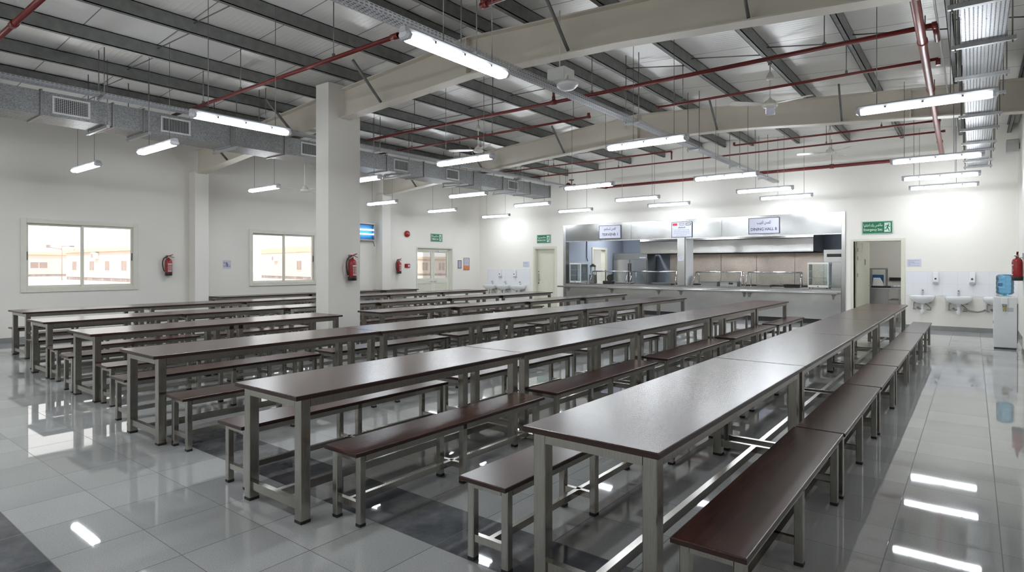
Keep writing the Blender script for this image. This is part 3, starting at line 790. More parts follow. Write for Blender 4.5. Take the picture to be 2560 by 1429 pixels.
def shape(s):
    out = []
    for w in s.split(' '):
        g = []
        for i, c in enumerate(w):
            f = FORMS[c]
            pj = i > 0 and FORMS[w[i-1]][2] != 0
            nj = i < len(w)-1 and f[2] != 0
            g.append(chr(f[3] if pj and nj else f[1] if pj else f[2] if nj else f[0]))
        out.append(''.join(g)[::-1])
    return ' '.join(out[::-1])
def text(name, s, width, height, mat, parent, loc, rot, ext=.001):
    """raised lettering fitted into width x height, centred on loc"""
    c = bpy.data.curves.new(name, 'FONT'); c.body = s; c.extrude = ext; c.resolution_u = 3
    c.offset = .012
    ob = bpy.data.objects.new(name, c); COL.objects.link(ob)
    dg = bpy.context.evaluated_depsgraph_get(); dg.update()
    me = bpy.data.meshes.new_from_object(ob.evaluated_get(dg))
    bpy.data.objects.remove(ob); bpy.data.curves.remove(c)
    xs = [v.co.x for v in me.vertices]; ys = [v.co.y for v in me.vertices]
    sx = width/(max(xs)-min(xs)); sy = height/(max(ys)-min(ys))
    cx, cy = (max(xs)+min(xs))/2, (max(ys)+min(ys))/2
    for v in me.vertices: v.co = ((v.co.x-cx)*sx, (v.co.y-cy)*sy, v.co.z if v.co.z <= 0 else ext)
    me.materials.clear(); me.materials.append(mat)
    return put(name, me, parent, loc, rot)
FAR = (PI/2, 0, 0)           # lettering facing the hall from the hatch wall
SIDE = (PI/2, 0, PI/2)       # lettering facing the hall from the window wall

# boards are modelled in a local frame: x along, y towards the wall, z up, front at y<0
def board(name, label, cat, loc, rz, w, h, mat, rim=None, rimw=.02, th=.012, group=None):
    root = thing(name, label, cat, loc, rz, group)
    MB().box(-w/2, w/2, -th, 0, -h/2, h/2, .002).build('board', mat, root)
    if rim:
        a, b = w/2, h/2; y0, y1 = -th-.004, -th
        MB().box(-a, a, y0, y1, b-rimw, b).box(-a, a, y0, y1, -b, -b+rimw).box(-a, -a+rimw, y0, y1, -b+rimw, b-rimw).box(a-rimw, a, y0, y1, -b+rimw, b-rimw).build('sign_frame', rim, root)
    return root
def lines(root, rows, mat, th=.012, name='print'):
    m = MB()
    for x0, x1, z0, z1 in rows: m.box(x0, x1, -th-.0016, -th, z0, z1)
    return m.build(name, mat, root)
def textlines(w, z0, z1, n, seed, fill=.8):
    r = random.Random(seed); out = []; dz = (z1-z0)/n
    for k in range(n):
        z = z1-(k+.5)*dz; x = -w/2
        while x < w/2-.02:
            l = r.uniform(.02, .07); out.append((x, min(x+l, w/2), z-dz*.2, z+dz*.2)); x += l+.012
            if r.random() > fill: break
    return out
# hatch signs
s = board('hatch_sign', 'framed white sign reading TERVENB 1 over the serving hatch', 'sign', (-9.81, YF-.032, 2.755), 0, .84, .46, M['paper'], M['inkd'], .016)
text('lettering', 'TERVENB 1', .60, .09, M['inkd'], s, (0, -.0125, -.085), FAR)
text('arabic_lettering', shape('افحن لستلهم'), .44, .13, M['inkd'], s, (0, -.0125, .09), FAR)
s = board('hatch_sign', 'framed white sign reading DINING HALL B over the serving hatch', 'sign', (-4.795, YF-.032, 2.76), 0, .86, .47, M['paper'], M['inkd'], .016)
text('lettering', 'DINING HALL B', .72, .085, M['inkd'], s, (0, -.0125, -.095), FAR)
text('arabic_lettering', shape('للمحن للهيب'), .38, .12, M['inkd'], s, (0, -.0125, .09), FAR)
s = board('hatch_sign', 'framed notice with a red logo above the hatch post', 'sign', (-7.26, YF-.032, 2.745), 0, .67, .49, M['paper'], M['inkd'], .014)
lines(s, [(-.30, -.145, .125, .20)], M['inkred'], name='red_logo')
text('lettering', 'QATAR', .20, .045, M['inkd'], s, (0, -.0125, .185), FAR); text('lettering', 'CORPORATE', .20, .035, M['inkd'], s, (0, -.0125, .135), FAR)
lines(s, [(.125, .295, .125, .205)], M['inkd'], name='dark_logo'); lines(s, [(.14, .28, .145, .185)], M['paper'], .0136, 'logo_inset')
lines(s, [(-.12, .12, .045, .06)]+[(-.26+.08*k, -.20+.08*k, .075, .085) for k in range(2, 5)], M['inkd'])
lines(s, textlines(.5, -.14, .01, 3, 4, 1)+textlines(.36, -.2, -.15, 1, 8, 1), M['ink'], name='small_print')
s = board('post_sign', 'small white label stuck on the steel hatch post', 'label', (-7.28, YF-.092, 1.82), 0, .17, .12, M['paper'], None, .02, .002)
lines(s, textlines(.14, -.05, .05, 3, 2, 1), M['ink'], .002)
def exit_sign(label, loc, rz, w, h, l1, l2):
    s = board('exit_sign', label, 'exit sign', loc, rz, w, h, M['green'], M['glowrim'], .018, .014, 'green exit signs')
    pw = w*.2; px = w/2-.035-pw/2-w*.02; ph = h*.72
    MB().box(px-pw/2, px+pw/2, -.0165, -.014, -ph/2, ph/2).build('pictogram_panel', M['glow'], s)
    # running figure
    m = MB(); k = ph
    def limb(pts, t):
        for (xa, za), (xb, zb) in zip(pts, pts[1:]):
            dx, dz = xb-xa, zb-za; L = math.hypot(dx, dz); nx, nz = -dz/L*t, dx/L*t
            q = [(px+(xa+nx)*k, (za+nz)*k), (px+(xb+nx)*k, (zb+nz)*k), (px+(xb-nx)*k, (zb-nz)*k), (px+(xa-nx)*k, (za-nz)*k)]
            m.prism(q, 'y', -.019, -.0164)
    m.prism([(px+.12*k+.06*k*math.cos(t*PI/6), .33*k+.06*k*math.sin(t*PI/6)) for t in range(12)], 'y', -.019, -.0164)
    limb([(.08, .25), (-.02, -.03)], .055); limb([(.06, .22), (-.10, .20), (-.20, .04)], .03); limb([(.06, .22), (.12, .08), (.26, .08)], .03)
    limb([(-.02, -.02), (-.08, -.22), (-.26, -.22)], .042); limb([(0, -.02), (.10, -.20), (.17, -.42)], .042)
    m.build('running_figure', M['green'], s)
    tw = w-pw-.13; tx = -w/2+.04+tw/2
    text('arabic_lettering', l1, tw, h*.30, M['glow'], s, (tx, -.0145, h*.17), FAR)
    text('lettering', l2, tw, h*.25, M['glow'], s, (tx, -.0145, -h*.18), FAR)
exit_sign('green exit sign reading Emergency Sstc above the open store doorway', (-1.98, YF-.001, 2.60), 0, .69, .335, shape('ماثفس يك اهتقيا'), 'Emergency Sstc')
exit_sign('green exit sign above the plain cream closed door', (-12.58, YF-.001, 2.596), 0, .62, .315, shape('ملفمهيا'), 'BIQKLDD')
exit_sign('green exit sign above the glazed double door', (XL+.001, 15.67, 2.64), PI/2, .60, .30, shape('ملهيلا'), 'TMBNCAD')

# ------------------------------------------------------------------ papers, call point, bell
def paper(label, loc, rz, w, h, n, seed, mat='ink', extra=None):
    s = board('paper_sign', label, 'notice', loc, rz, w, h, M['paper'], None, 0, .002)
    lines(s, textlines(w*.82, -h*.4, h*.4, n, seed), M[mat], .002)
    return s
paper('white printed sheet taped above the big wash basins', (-1.18, YF-.001, 1.672), 0, .30, .19, 6, 11)
paper('white sheet taped beside the plain cream door', (-13.40, YF-.001, 1.655), 0, .30, .215, 4, 12)
s = paper('square printed sheet on the window wall beside the second window', (XL+.001, 7.83, 1.632), PI/2, .215, .225, 2, 13)
m = MB(); m.prism([(-.05, .0), (0, .055), (.05, .0), (0, -.055)], 'y', -.0036, -.002); m.build('diamond_print', M['ink'], s)
s = board('framed_notice', 'narrow grey framed notice beside the double door', 'notice', (XL+.001, 16.92, 1.655), PI/2, .2, .32, M['ink'], M['brownfr'], .018, .015)
lines(s, textlines(.13, -.13, .13, 7, 5, 1), M['paper'], .015)
s = board('framed_notice', 'tall framed poster with orange foot near the wash basins corner', 'poster', (XL+.001, 17.31, 1.67), PI/2, .34, .48, M['paper'], M['brownfr'], .016, .015)
lines(s, textlines(.26, -.04, .2, 8, 6, 1), M['ink'], .015)
lines(s, [(-.15, .15, -.222, -.06)], M['orange'], .015, 'orange_picture')
b = thing('alarm_bell', 'round red alarm bell high on the window wall', 'alarm bell', (XL, 14.2, 2.72))
m = MB(); rings = []
for r, x in ((.02, .115), (.07, .105), (.105, .07), (.115, .03), (.115, .0)): rings.append([(x, r*math.cos(2*PI*k/28), r*math.sin(2*PI*k/28)) for k in range(28)])
m.loft(rings).build('gong', M['extred'], b)
MB().cyl((.11, 0, 0), (.125, 0, 0), .016, 12).build('hub_screw', M['chrome'], b)
MB().cyl((0, 0, 0), (.02, 0, 0), .09, 20).build('wall_mount', M['s_dark'], b)
cp = thing('call_point', 'small red fire call point beside the double door', 'call point', (XL, 14.22, 1.60))
MB().box(0, .045, -.11, .11, -.065, .065, .006).build('housing', M['extred'], cp)
MB().box(.045, .048, 0.005, .085, -.04, .04).build('break_glass', M['paper'], cp)
MB().box(0, .006, -.115, .115, -.07, .07).build('wall_mount', M['brownfr'], cp)
# insect killer
z = thing('insect_killer', 'lit blue insect killer half hidden behind the square pillar', 'insect killer', (XL, 12.15, 2.71))
m = MB()
m.box(.02, .03, -.52, .50, -.24, .24).build('reflector', M['uvback'], z)
m = MB(); m.box(.0, .14, -.54, -.52, -.27, .27).box(.0, .14, .50, .52, -.27, .27).box(.0, .14, -.52, .5, .25, .27).box(.0, .14, -.52, .5, -.29, -.25).build('housing', M['s_dark'], z)
for zz in (-.07, .07): MB().cyl((.075, -.51, zz), (.075, .49, zz), .022, 12).build('uv_tube', M['uv'], z)
m = MB()
for k in range(13): m.cyl((.13, -.51, -.23+k*.038), (.13, .49, -.23+k*.038), .0025, 4)
m.build('guard_wire', M['s_dark'], z)
MB().tube([(.05, .5, -.27), (.03, .56, -.33), (.02, .62, -.46)], .008, 6).build('power_cord', M['black'], z)

# ------------------------------------------------------------------ fire extinguishers (wall plane at local x=0, front towards +x)
def extinguisher(label, loc, rz):
    e = thing('fire_extinguisher', label, 'fire extinguisher', loc, rz, 'wall-hung fire extinguishers')
    cx = .085
    MB().lathe([(.02, .03), (.074, .035), (.078, .06), (.078, .335), (.070, .375), (.045, .405), (.026, .415), (.024, .43)], (cx, 0, 0), 28).build('cylinder', M['extred'], e)
    MB().lathe([(.07, 0), (.081, .004), (.081, .075), (.079, .078)], (cx, 0, 0), 28).build('base_skirt', M['black'], e)
    MB().cyl((cx, 0, .425), (cx, 0, .475), .026, 14).cyl((cx, 0, .455), (cx+.045, 0, .455), .014, 10).build('valve', M['chrome'], e)
    h = MB()
    h.prism([(-.03, .47), (.03, .472), (.105, .515), (.10, .525), (.02, .50), (-.025, .495)], 'x', cx-.014, cx+.014)
    h.build('squeeze_lever', M['extred'], e)
    MB().tube([(cx, .02, .462), (cx, .08, .462), (cx, .125, .448)], .007, 6).build('carry_handle', M['black'], e)
    MB().tube([(cx, -.02, .46), (cx, -.07, .455), (cx, -.115, .41), (cx, -.138, .34), (cx, -.138, .26), (cx, -.12, .17), (cx, -.093, .09)], .012, 8).build('hose', M['hose'], e)
    MB().cyl((cx, -.095, .10), (cx, -.088, .075), .014, 10).build('nozzle', M['chrome'], e)
    MB().box(0, .012, -.03, .03, .38, .50).box(0, cx, -.012, .012, .405, .42).build('wall_mount', M['s_dark'], e)
    lb = MB(); R = .0795
    def patch(a0, a1, z0, z1, n=4):
        pts = [(cx+R*math.cos(a0+(a1-a0)*k/n), R*math.sin(a0+(a1-a0)*k/n)) for k in range(n+1)]
        inn = [(cx+(R-.002)*math.cos(a0+(a1-a0)*k/n), (R-.002)*math.sin(a0+(a1-a0)*k/n)) for k in range(n+1)]
        lb.prism(pts+inn[::-1], 'z', z0, z1)
    patch(-.55, .75, .272, .295); r = random.Random(3)
    for k in range(9):
        zz = .255-k*.017; a = -.5
        while a < .6:
            l = r.uniform(.08, .3); patch(a, a+l, zz-.004, zz+.004, 2); a += l+.12
    patch(-.5, .55, .10, .115)
    lb.build('printed_label', M['inkw'], e)
    return e
extinguisher('red fire extinguisher on the window wall, between first window and column', (XL, 6.34, 1.36), 0)
extinguisher('red fire extinguisher on the window wall beside the call point', (XL, 13.78, 1.33), 0)
extinguisher('red fire extinguisher hung on the square pillar', (-9.53, 7.13, 1.315), 0)
extinguisher('red fire extinguisher hung above the water cooler', (.715, 14.1, 1.33), PI)

# ------------------------------------------------------------------ wash basins
def basin(label, x, w, group, hose):
    root = thing('wash_basin', label, 'wash basin', (x, YF, 0), 0, group)
    def ring(z, k, dk, back, n=28):
        pts = []
        for i in range(n):
            t = 2*PI*i/n; c, s = math.cos(t), math.sin(t)
            e = 2/3.2
            px = abs(c)**e*math.copysign(1, c)*w/2*k
            py = abs(s)**e*math.copysign(1, s)
            d = .40*dk
            py = -d*(1-py)/2-back
            pts.append((px, py, z))
        return pts
    MB().loft([ring(.67, .42, .55, .02), ring(.70, .66, .72, .005), ring(.76, .90, .92, 0), ring(.80, .97, .98, 0), ring(.855, 1, 1, 0), ring(.862, .99, .985, .003),
               ring(.862, .86, .70, .085), ring(.80, .80, .62, .09), ring(.755, .55, .42, .11), ring(.75, .12, .1, .17)]).build('bowl', M['ceramic'], root)
    t = MB(); t.cyl((0, -.05, .86), (0, -.05, .985), .021, 14).tube([(0, -.05, .945), (0, -.10, .965), (0, -.155, .945)], .014, 8).cyl((0, -.05, .985), (0, -.05, 1.0), .024, 14)
    t.box(-.012, .012, -.13, -.05, 1.0, 1.012, .003)
    t.build('tap', M['chrome'], root)
    MB().cyl((0, -.15, .70), (0, -.15, .63), .05, 14).cyl((0, -.15, .64), (0, -.15, .50), .03, 14).lathe([(.02, .40), (.042, .41), (.045, .49), (.03, .52)], (0, -.15, 0), 16).build('bottle_trap', M['white'], root)
    MB().tube([(-.03, -.15, .53), (-.10, -.10, .53), (-.10, -.02, .53), (-.10, 0, .53)], .016, 8).cyl((-.10, -.03, .55), (-.10, -.06, .55), .03, 10).build('waste_pipe', M['hosegrey'], root)
    MB().tube([(.02, -.07, .68), (.10, -.07, .62), (.17, -.06, .55), (.16, -.04, .50), (.10, -.02, .50), (.08, 0, .50)], .009, 6).build('flexible_hose', M['rod'], root)
    MB().tube([(-.19, 0, .66), (-.19, -.03, .58), (-.19, -.03, .52), (-.14, -.03, .51)], .008, 6).cyl((-.19, -.0, .52), (-.19, -.06, .52), .016, 8).build('angle_valve', M['s_dark'], root)
    for q in (-w*.29, w*.29): MB().box(q-.022, q+.022, -.26, 0, .672, .69).build('bracket', M['s_dark'], root)
BN = 'white wash basin on the end wall, '
basin(BN+'beside the open store doorway', -.998, .54, 'large wash basins by the water cooler', 0)
basin(BN+'second from the store doorway', -.28, .55, 'large wash basins by the water cooler', 1)
basin(BN+'half hidden by the water cooler', .45, .55, 'large wash basins by the water cooler', 0)
basin(BN+'small and farthest in the corner', -15.02, .60, 'small wash basins in the far corner', 0)
basin(BN+'middle of the corner three', -14.36, .62, 'small wash basins in the far corner', 0)
basin(BN+'nearest the plain cream door', -13.66, .64, 'small wash basins in the far corner', 0)
o = MB().tube([(-.18, YF-.10, .56), (-.06, YF-.12, .515), (.08, YF-.12, .495), (.17, YF-.10, .515), (.23, YF-.06, .545)], .022, 8).build('drain_hose', M['hosegrey'])
tag(o, 'grey corrugated drain hose slung between two of the large basins', 'hose')
struct(MB().box(-1.36, XR, YF-.008, YF, .86, 1.46).build('trim_1', M['walltile']), 'white tiled splashback behind the large basins', 'wall tiles')
struct(MB().box(-15.33, -13.22, YF-.008, YF, .86, 1.46).build('trim_2', M['walltile']), 'white tiled splashback behind the small corner basins', 'wall tiles')
def soap(label, x):
    s = thing('soap_dispenser', label, 'soap dispenser', (x, YF-.008, 1.30), 0, 'white soap dispensers')
    MB().box(-.062, .062, -.10, 0, -.11, .15, .02, 2).build('casing', M['white'], s)
    MB().cyl((0, -.10, -.02), (0, -.108, -.02), .022, 14).build('push_button', M['inkd'], s)
    MB().box(-.058, .058, -.085, -.005, -.148, -.108, .012).build('nozzle_tray', M['lilac'], s)
    MB().box(-.05, .05, -.004, 0, -.1, .14).build('wall_mount', M['white'], s)
SN = 'white soap dispenser over the '
soap(SN+'large basins, nearer the store doorway', -.735); soap(SN+'large basins, nearer the water cooler', -.02)
soap(SN+'corner basins, nearer the window wall', -14.62); soap(SN+'corner basins, nearer the plain cream door', -13.9)

# ------------------------------------------------------------------ water cooler
wc = thing('water_cooler', 'white water cooler standing by the aisle wall', 'water cooler', (.485, 14.93, 0))
MB().box(-.175, .175, -.17, .17, .03, .98, .012, 2).build('cabinet', M['white'], wc)
MB().box(-.165, .165, -.155, .155, .0, .03).build('plinth', M['grey'], wc)
MB().box(-.176, .176, -.172, .171, .965, 1.0, .014, 2).lathe([(.10, 1.0), (.085, 1.015), (.06, 1.02)], n=24).build('lid', M['white'], wc)
MB().box(-.06, .035, -.23, -.168, .86, .99, .012).build('tap_housing', M['white'], wc)
MB().cyl((-.012, -.205, .86), (-.012, -.205, .83), .035, 14, .03).cyl((-.012, -.205, .83), (-.012, -.205, .73), .030, 14, .024).build('cup_tube', M['thinglass'], wc)
MB().cyl((-.012, -.205, .80), (-.012, -.205, .755), .026, 12).build('yellow_label', M['yellow'], wc)
MB().box(-.181, -.174, -.12, -.05, .48, .535).build('blue_sticker', M['bluetag'], wc)
MB().box(.03, .12, -.1715, -.169, .72, .80).build('rating_plate', M['lamphouse'], wc)
MB().box(-.12, .20, .17, .215, .1, .86).build('rear_grille', M['navy'], wc)
wb = thing('water_bottle', 'blue translucent bottle upside down on the water cooler', 'water bottle', (.485, 14.93, 1.005))
MB().lathe([(.03, .018), (.05, .03), (.11, .045), (.137, .075), (.135, .11), (.128, .12), (.136, .135), (.137, .20), (.130, .21), (.137, .225), (.137, .30), (.129, .31), (.137, .325), (.134, .395), (.10, .425), (.02, .43)], n=32).build('shell', M['bottle'], wb)
MB().box(-.12, -.04, -.136, -.125, .19, .27, .006).build('handle_recess', M['bottle'], wb)

# ------------------------------------------------------------------ serving hatch
H0, H1, HZ = HT
fr = thing('trim_3', 'stainless steel frame and fascia of the serving hatch', 'hatch frame', (0, YF, 0), 0, None, 'structure')
MB().box(H0, H0+.105, -.03, .2, 0, HZ, .004).build('jamb', M['s_flat'], fr)
MB().box(H1-.005, H1+.085, -.03, .2, 0, HZ+.002, .004).build('jamb', M['s_flat'], fr)
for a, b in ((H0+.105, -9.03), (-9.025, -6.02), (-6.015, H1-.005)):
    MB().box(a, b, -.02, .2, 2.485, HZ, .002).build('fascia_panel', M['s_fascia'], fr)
MB().box(-7.39, -7.15, -.09, .2, .98, 2.49, .003).build('post', M['s_flat'], fr)
MB().box(-7.15, -7.135, .0, .6, .98, 2.49).build('post_return', M['white'], fr)
MB().box(H0+.105, H1-.005, -.015, .03, 2.455, 2.485).build('drip_edge', M['s_flat'], fr)
sc = thing('serving_counter', 'long stainless serving counter with a tray rail', 'counter', (0, YF, 0))
MB().box(H0+.11, H1-.01, -.05, .85, .935, .97, .006).build('worktop', M['s_flat'], sc)
pxs = [H0+.11, -9.75, -8.05, -7.30, -5.25, H1-.01]
for a, b in zip(pxs, pxs[1:]):
    MB().box(a+.003, b-.003, -.02, .05, .13, .934, .003).build('front_panel', M['s_kit'], sc)
MB().box(H0+.11, H1-.01, .03, .06, 0, .13).build('toe_kick', M['black'], sc)
MB().cyl((H0-.06, -.30, .865), (H1-.06, -.30, .865), .03, 14).cyl((H0+.05, -.20, .86), (H1-.08, -.20, .86), .022, 12).box(H0+.02, H1-.08, -.16, -.05, .845, .87, .004).build('tray_rail', M['s_flat'], sc)
for x in (-11.5, -9.75, -8.05, -7.30, -5.35, -5.2, -3.0):
    MB().prism([(-.31, .84), (-.02, .84), (-.02, .68), (-.06, .70), (-.12, .79), (-.31, .82)], 'x', x-.02, x+.02).build('rail_bracket', M['s_dark'], sc)
def guard(label, x0, x1):
    g = thing('sneeze_guard', label, 'sneeze guard', ((x0+x1)/2, YF+.35, .977), 0, 'glass sneeze guards on the counter')
    w = (x1-x0)/2
    f = MB(); r = .016
    for s in (-1, 1):
        f.tube([(s*w, -.20, 0), (s*(w-.04), -.03, .43)], r, 8).tube([(s*(w-.05), .22, 0), (s*(w-.05), .20, .43)], r*.8, 8).tube([(s*(w-.04), -.03, .43), (s*(w-.05), .20, .43)], r*.8, 8)
    f.cyl((-(w-.04), -.03, .43), (w-.04, -.03, .43), r*1.2, 10)
    f.build('tube_frame', M['chrome'], g)
    MB().loft([[(-w+.05, -.165, .09), (w-.05, -.165, .09), (w-.05, -.159, .09), (-w+.05, -.159, .09)], [(-w+.06, -.045, .41), (w-.06, -.045, .41), (w-.06, -.039, .41), (-w+.06, -.039, .41)]], smooth=False).build('glass_front', M['thinglass'], g)
    MB().box(-w+.05, w-.05, -.02, .20, .432, .44).build('glass_top', M['thinglass'], g)
    MB().box(-w+.06, w-.06, -.02, .21, .44, .452, .003).build('heat_shelf', M['s_flat'], g)
guard('glass sneeze guard on the counter beside the glass case at the corner end', -10.72, -9.30)
guard('glass sneeze guard on the counter just before the hatch post', -9.18, -7.55)
guard('glass sneeze guard on the counter just past the hatch post', -6.98, -5.50)
guard('glass sneeze guard on the counter nearest the store doorway', -5.38, -3.85)
def display(label, x, y, w, d, h):
    g = thing('display_case', label, 'display case', (x, y, .97), 0, 'small glass display cases')
    f = MB(); t = .022
    for sx in (-1, 1):
        for sy in (-1, 1): f.box(sx*w/2-(t if sx > 0 else 0), sx*w/2+(0 if sx > 0 else t), sy*d/2-(t if sy > 0 else 0), sy*d/2+(0 if sy > 0 else t), .09, h-.05)
    f.box(-w/2-.01, w/2+.01, -d/2-.01, d/2+.01, h-.05, h, .004).box(-w/2, w/2, -d/2, d/2, .025, .09, .004)
    f.build('frame', M['offwhite'], g)
    for k in (1, 2): MB().box(-w/2+t, w/2-t, -d/2+t, d/2-t, .09+k*(h-.14)/3, .097+k*(h-.14)/3).build('shelf', M['white'], g)
    p = MB(); p.box(-w/2+t, w/2-t, -d/2+.006, -d/2+.01, .09, h-.05).box(-w/2+t, w/2-t, d/2-.01, d/2-.006, .09, h-.05).box(-w/2+.006, -w/2+.01, -d/2+t, d/2-t, .09, h-.05).box(w/2-.01, w/2-.006, -d/2+t, d/2-t, .09, h-.05)
    p.build('glass', M['thinglass'], g)
    for sx in (-1, 1):
        for sy in (-1, 1): MB().cyl((sx*(w/2-.04), sy*(d/2-.04), 0), (sx*(w/2-.04), sy*(d/2-.04), .03), .018, 8).build('foot', M['black'], g)
    MB().cyl((.0, -d/2-.004, .055), (.0, -d/2-.02, .055), .014, 10).build('control_knob', M['black'], g)
display('white glass display case at the corner end of the counter', -11.26, YF+.32, .46, .5, .73)
display('white glass display case at the store end of the counter', -3.40, YF+.34, .52, .48, .72)
# counter-top equipment
g = thing('juice_blender', 'tall clear juice blender with black lid on the counter', 'blender', (-10.86, YF+.62, .97))
MB().box(-.11, .11, -.1, .1, .0, .32, .02).build('motor_base', M['s_dark'], g)
MB().lathe([(.07, .32), (.085, .36), (.105, .60)], n=20).build('jug', M['thinglass'], g)
MB().lathe([(.108, .60), (.11, .64), (.05, .67), (.045, .70)], n=20).build('lid', M['black'], g)
g = thing('meat_slicer', 'black slicer machine standing in the hatch beside the blender', 'slicer', (-10.22, YF+.62, .97))
MB().box(-.18, .18, -.12, .12, .0, .10, .02).build('base', M['black'], g)
MB().cyl((.06, -.03, .20), (.06, .03, .20), .12, 20).build('blade_guard', M['blackgloss'], g)
MB().cyl((-.12, 0, .10), (-.12, 0, .48), .018, 8).cyl((.14, -.02, .24), (.14, -.02, .34), .03, 8).build('arm', M['black'], g)
g = thing('bain_marie', 'steel food warmer box with a dark display on the counter', 'food warmer', (-5.88, YF+.50, .97))
MB().box(-.30, .22, -.2, .2, .0, .15, .01).build('body', M['s_flat'], g)
MB().box(-.03, .10, -.203, -.199, .06, .115).build('display', M['black'], g)
def pan(label, x, y, w, d, h, col):
    g = thing('food_pan', label, 'food pan', (x, y, .97), 0, 'food pans on the counter')
    def R(k, z): return [(-w/2*k, -d/2*k, z), (w/2*k, -d/2*k, z), (w/2*k, d/2*k, z), (-w/2*k, d/2*k, z)]
    MB().loft([R(.88, 0), R(.97, h-.01), R(1.05, h), R(1.05, h+.008), R(.95, h+.008), R(.86, .015)], smooth=False).build('pan_body', M[col], g)
pan('dull steel pan on the counter behind the food warmer', -6.56, YF+.56, .55, .34, .13, 's_dark')
pan('black pan on the counter nearest the store-end glass case', -4.15, YF+.56, .45, .34, .08, 'blackgloss')
pan('dark shallow pan under the guard past the post', -4.95, YF+.62, .40, .32, .06, 's_dark')
pan('shallow steel pan under the guard before the post', -8.15, YF+.60, .7, .34, .05, 's_dark')
pan('shallow steel pan under the guard at the corner end', -9.66, YF+.78, .6, .34, .04, 's_dark')

# ------------------------------------------------------------------ kitchen shell and equipment behind the hatch
KY = 22.8
w = MB()
w.box(-11.95, -11.75, YF+.2, 20.25, 0, 3.3).box(-11.95, -11.75, 21.28, KY+.2, 0, 3.3).box(-11.95, -11.75, 20.25, 21.28, 2.24, 3.3)
struct(w.build('wall_kitchen_side', M['kwall']), 'pale blue-grey tiled kitchen wall with an open doorway', 'wall')
struct(MB().box(-11.95, -2.6, KY, KY+.2, 0, 3.3).build('wall_kitchen_rear', M['kwall']), 'pale blue-grey tiled rear wall of the kitchen', 'wall')
struct(MB().box(-2.6, 1.1, 21.7, 21.9, 0, 3.3).box(.9, 1.1, YF+.2, 21.7, 0, 3.3).box(-2.6, -2.58, YF+.2, 21.7, 0, 3.3).build('wall_store', M['wall']), 'plain off-white walls of the store room', 'wall')
struct(MB().box(-2.78, -2.60, YF+.2, KY, 0, 3.3).build('wall_kitchen_store', M['kwall']), 'wall between kitchen and store room', 'wall')
struct(MB().box(-12.0, 1.1, YF+.2, KY+.2, 3.3, 3.4).build('ceiling_kitchen', M['wall']), 'flat ceiling over kitchen and store room', 'ceiling')
f = MB()
f.box(-11.76, -11.72, 20.17, 20.25, 0, 2.32).box(-11.76, -11.72, 21.28, 21.36, 0, 2.32).box(-11.76, -11.72, 20.25, 21.28, 2.24, 2.32).box(-11.95, -11.75, 21.24, 21.28, 0, 2.24)
struct(f.build('door_4', M['doorcream']), 'cream doorway frame in the kitchen side wall', 'door frame')
w = MB().box(-13.6, -13.4, 19.0, 23.2, 0, 3.0).box(-13.6, -11.95, 19.0, 19.1, 0, 3.0).box(-13.6, -11.95, 23.1, 23.2, 0, 3.0).box(-13.6, -11.95, 19, 23.2, 2.9, 3.0).box(-13.6, -11.9, 19, 23.2, -.1, 0)
struct(w.build('wall_corridor', M['wall']), 'white corridor seen through the kitchen doorway', 'wall')
o = MB().tube([(-11.72, 19.75, 3.2), (-11.72, 19.75, 1.9), (-11.66, 19.72, 1.78)], .018, 8).build('wall_conduit', M['grey']); tag(o, 'dark vertical conduit on the blue kitchen wall', 'conduit')
fg = thing('upright_fridge', 'two-door stainless upright fridge in the kitchen', 'fridge', (-10.93, 22.2, 0))
MB().box(-.75, .75, -.38, .4, .1, 2.12, .01).build('cabinet', M['s_flat'], fg)
MB().box(-.75, .75, -.40, -.38, 1.86, 2.11, .004).build('header', M['s_dark'], fg)
MB().box(.42, .68, -.406, -.40, 1.90, 1.95).build('rating_label', M['paper'], fg)
for s in (-1, 1):
    dd = MB().box(min(s*.02, s*.73), max(s*.02, s*.73), -.43, -.38, .14, 1.84, .006).build('door', M['s_flat'], fg)
    MB().box(min(s*.03, s*.07), max(s*.03, s*.07), -.445, -.43, .3, 1.7, .003).build('handle', M['black'], dd)
for sx in (-1, 1):
    for sy in (-.3, .3): MB().cyl((sx*.65, sy, 0), (sx*.65, sy, .1), .03, 8).build('leg', M['black'], fg)
hd = thing('extraction_hood', 'long stainless extraction hood hung over the cooking line', 'extractor hood', (0, 21.2, 0))
MB().prism([(-.2, 2.08), (-.2, 2.5), (.0, 3.25), (1.5, 3.25), (1.5, 2.08)], 'x', -10.1, -4.06).build('canopy', M['s_kit'], hd)
MB().box(-10.1, -4.06, -.215, -.2, 2.50, 2.53).box(-10.1, -4.06, -.22, -.2, 2.06, 2.09).build('rim', M['chrome'], hd)
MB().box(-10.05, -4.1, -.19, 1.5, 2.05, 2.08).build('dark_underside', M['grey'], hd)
bs = thing('splash_panels', 'warm steel splash panels along the rear kitchen wall', 'wall panels', (0, KY, 0))
xs = [-9.65, -8.9, -7.6, -6.3, -5.0, -3.85]
for a, b in zip(xs, xs[1:]):
    MB().box(a+.004, b-.004, -.03, -.004, 0, 2.1, .003).build('panel', M['s_warm'], bs)
cl = thing('cooking_range', 'dark low cooking range along the rear kitchen wall', 'cooker', (0, 22.3, 0))
MB().box(-9.6, -3.9, -.4, .4, .12, .88, .01).build('body', M['s_dark'], cl)
MB().box(-9.6, -3.9, -.41, .4, .88, .93, .005).build('hob_top', M['blackgloss'], cl)
for k in range(8): MB().cyl((-9.3+k*.7, -.4, .75), (-9.3+k*.7, -.44, .75), .03, 10).build('knob', M['black'], cl)
for x in (-9.5, -6.7, -4.0): MB().box(x-.04, x+.04, -.35, .35, 0, .12).build('leg', M['black'], cl)
ov = thing('steel_cabinet', 'steel heated cabinet with a dark slot at the store end of kitchen', 'cabinet', (-3.32, 21.6, 0))
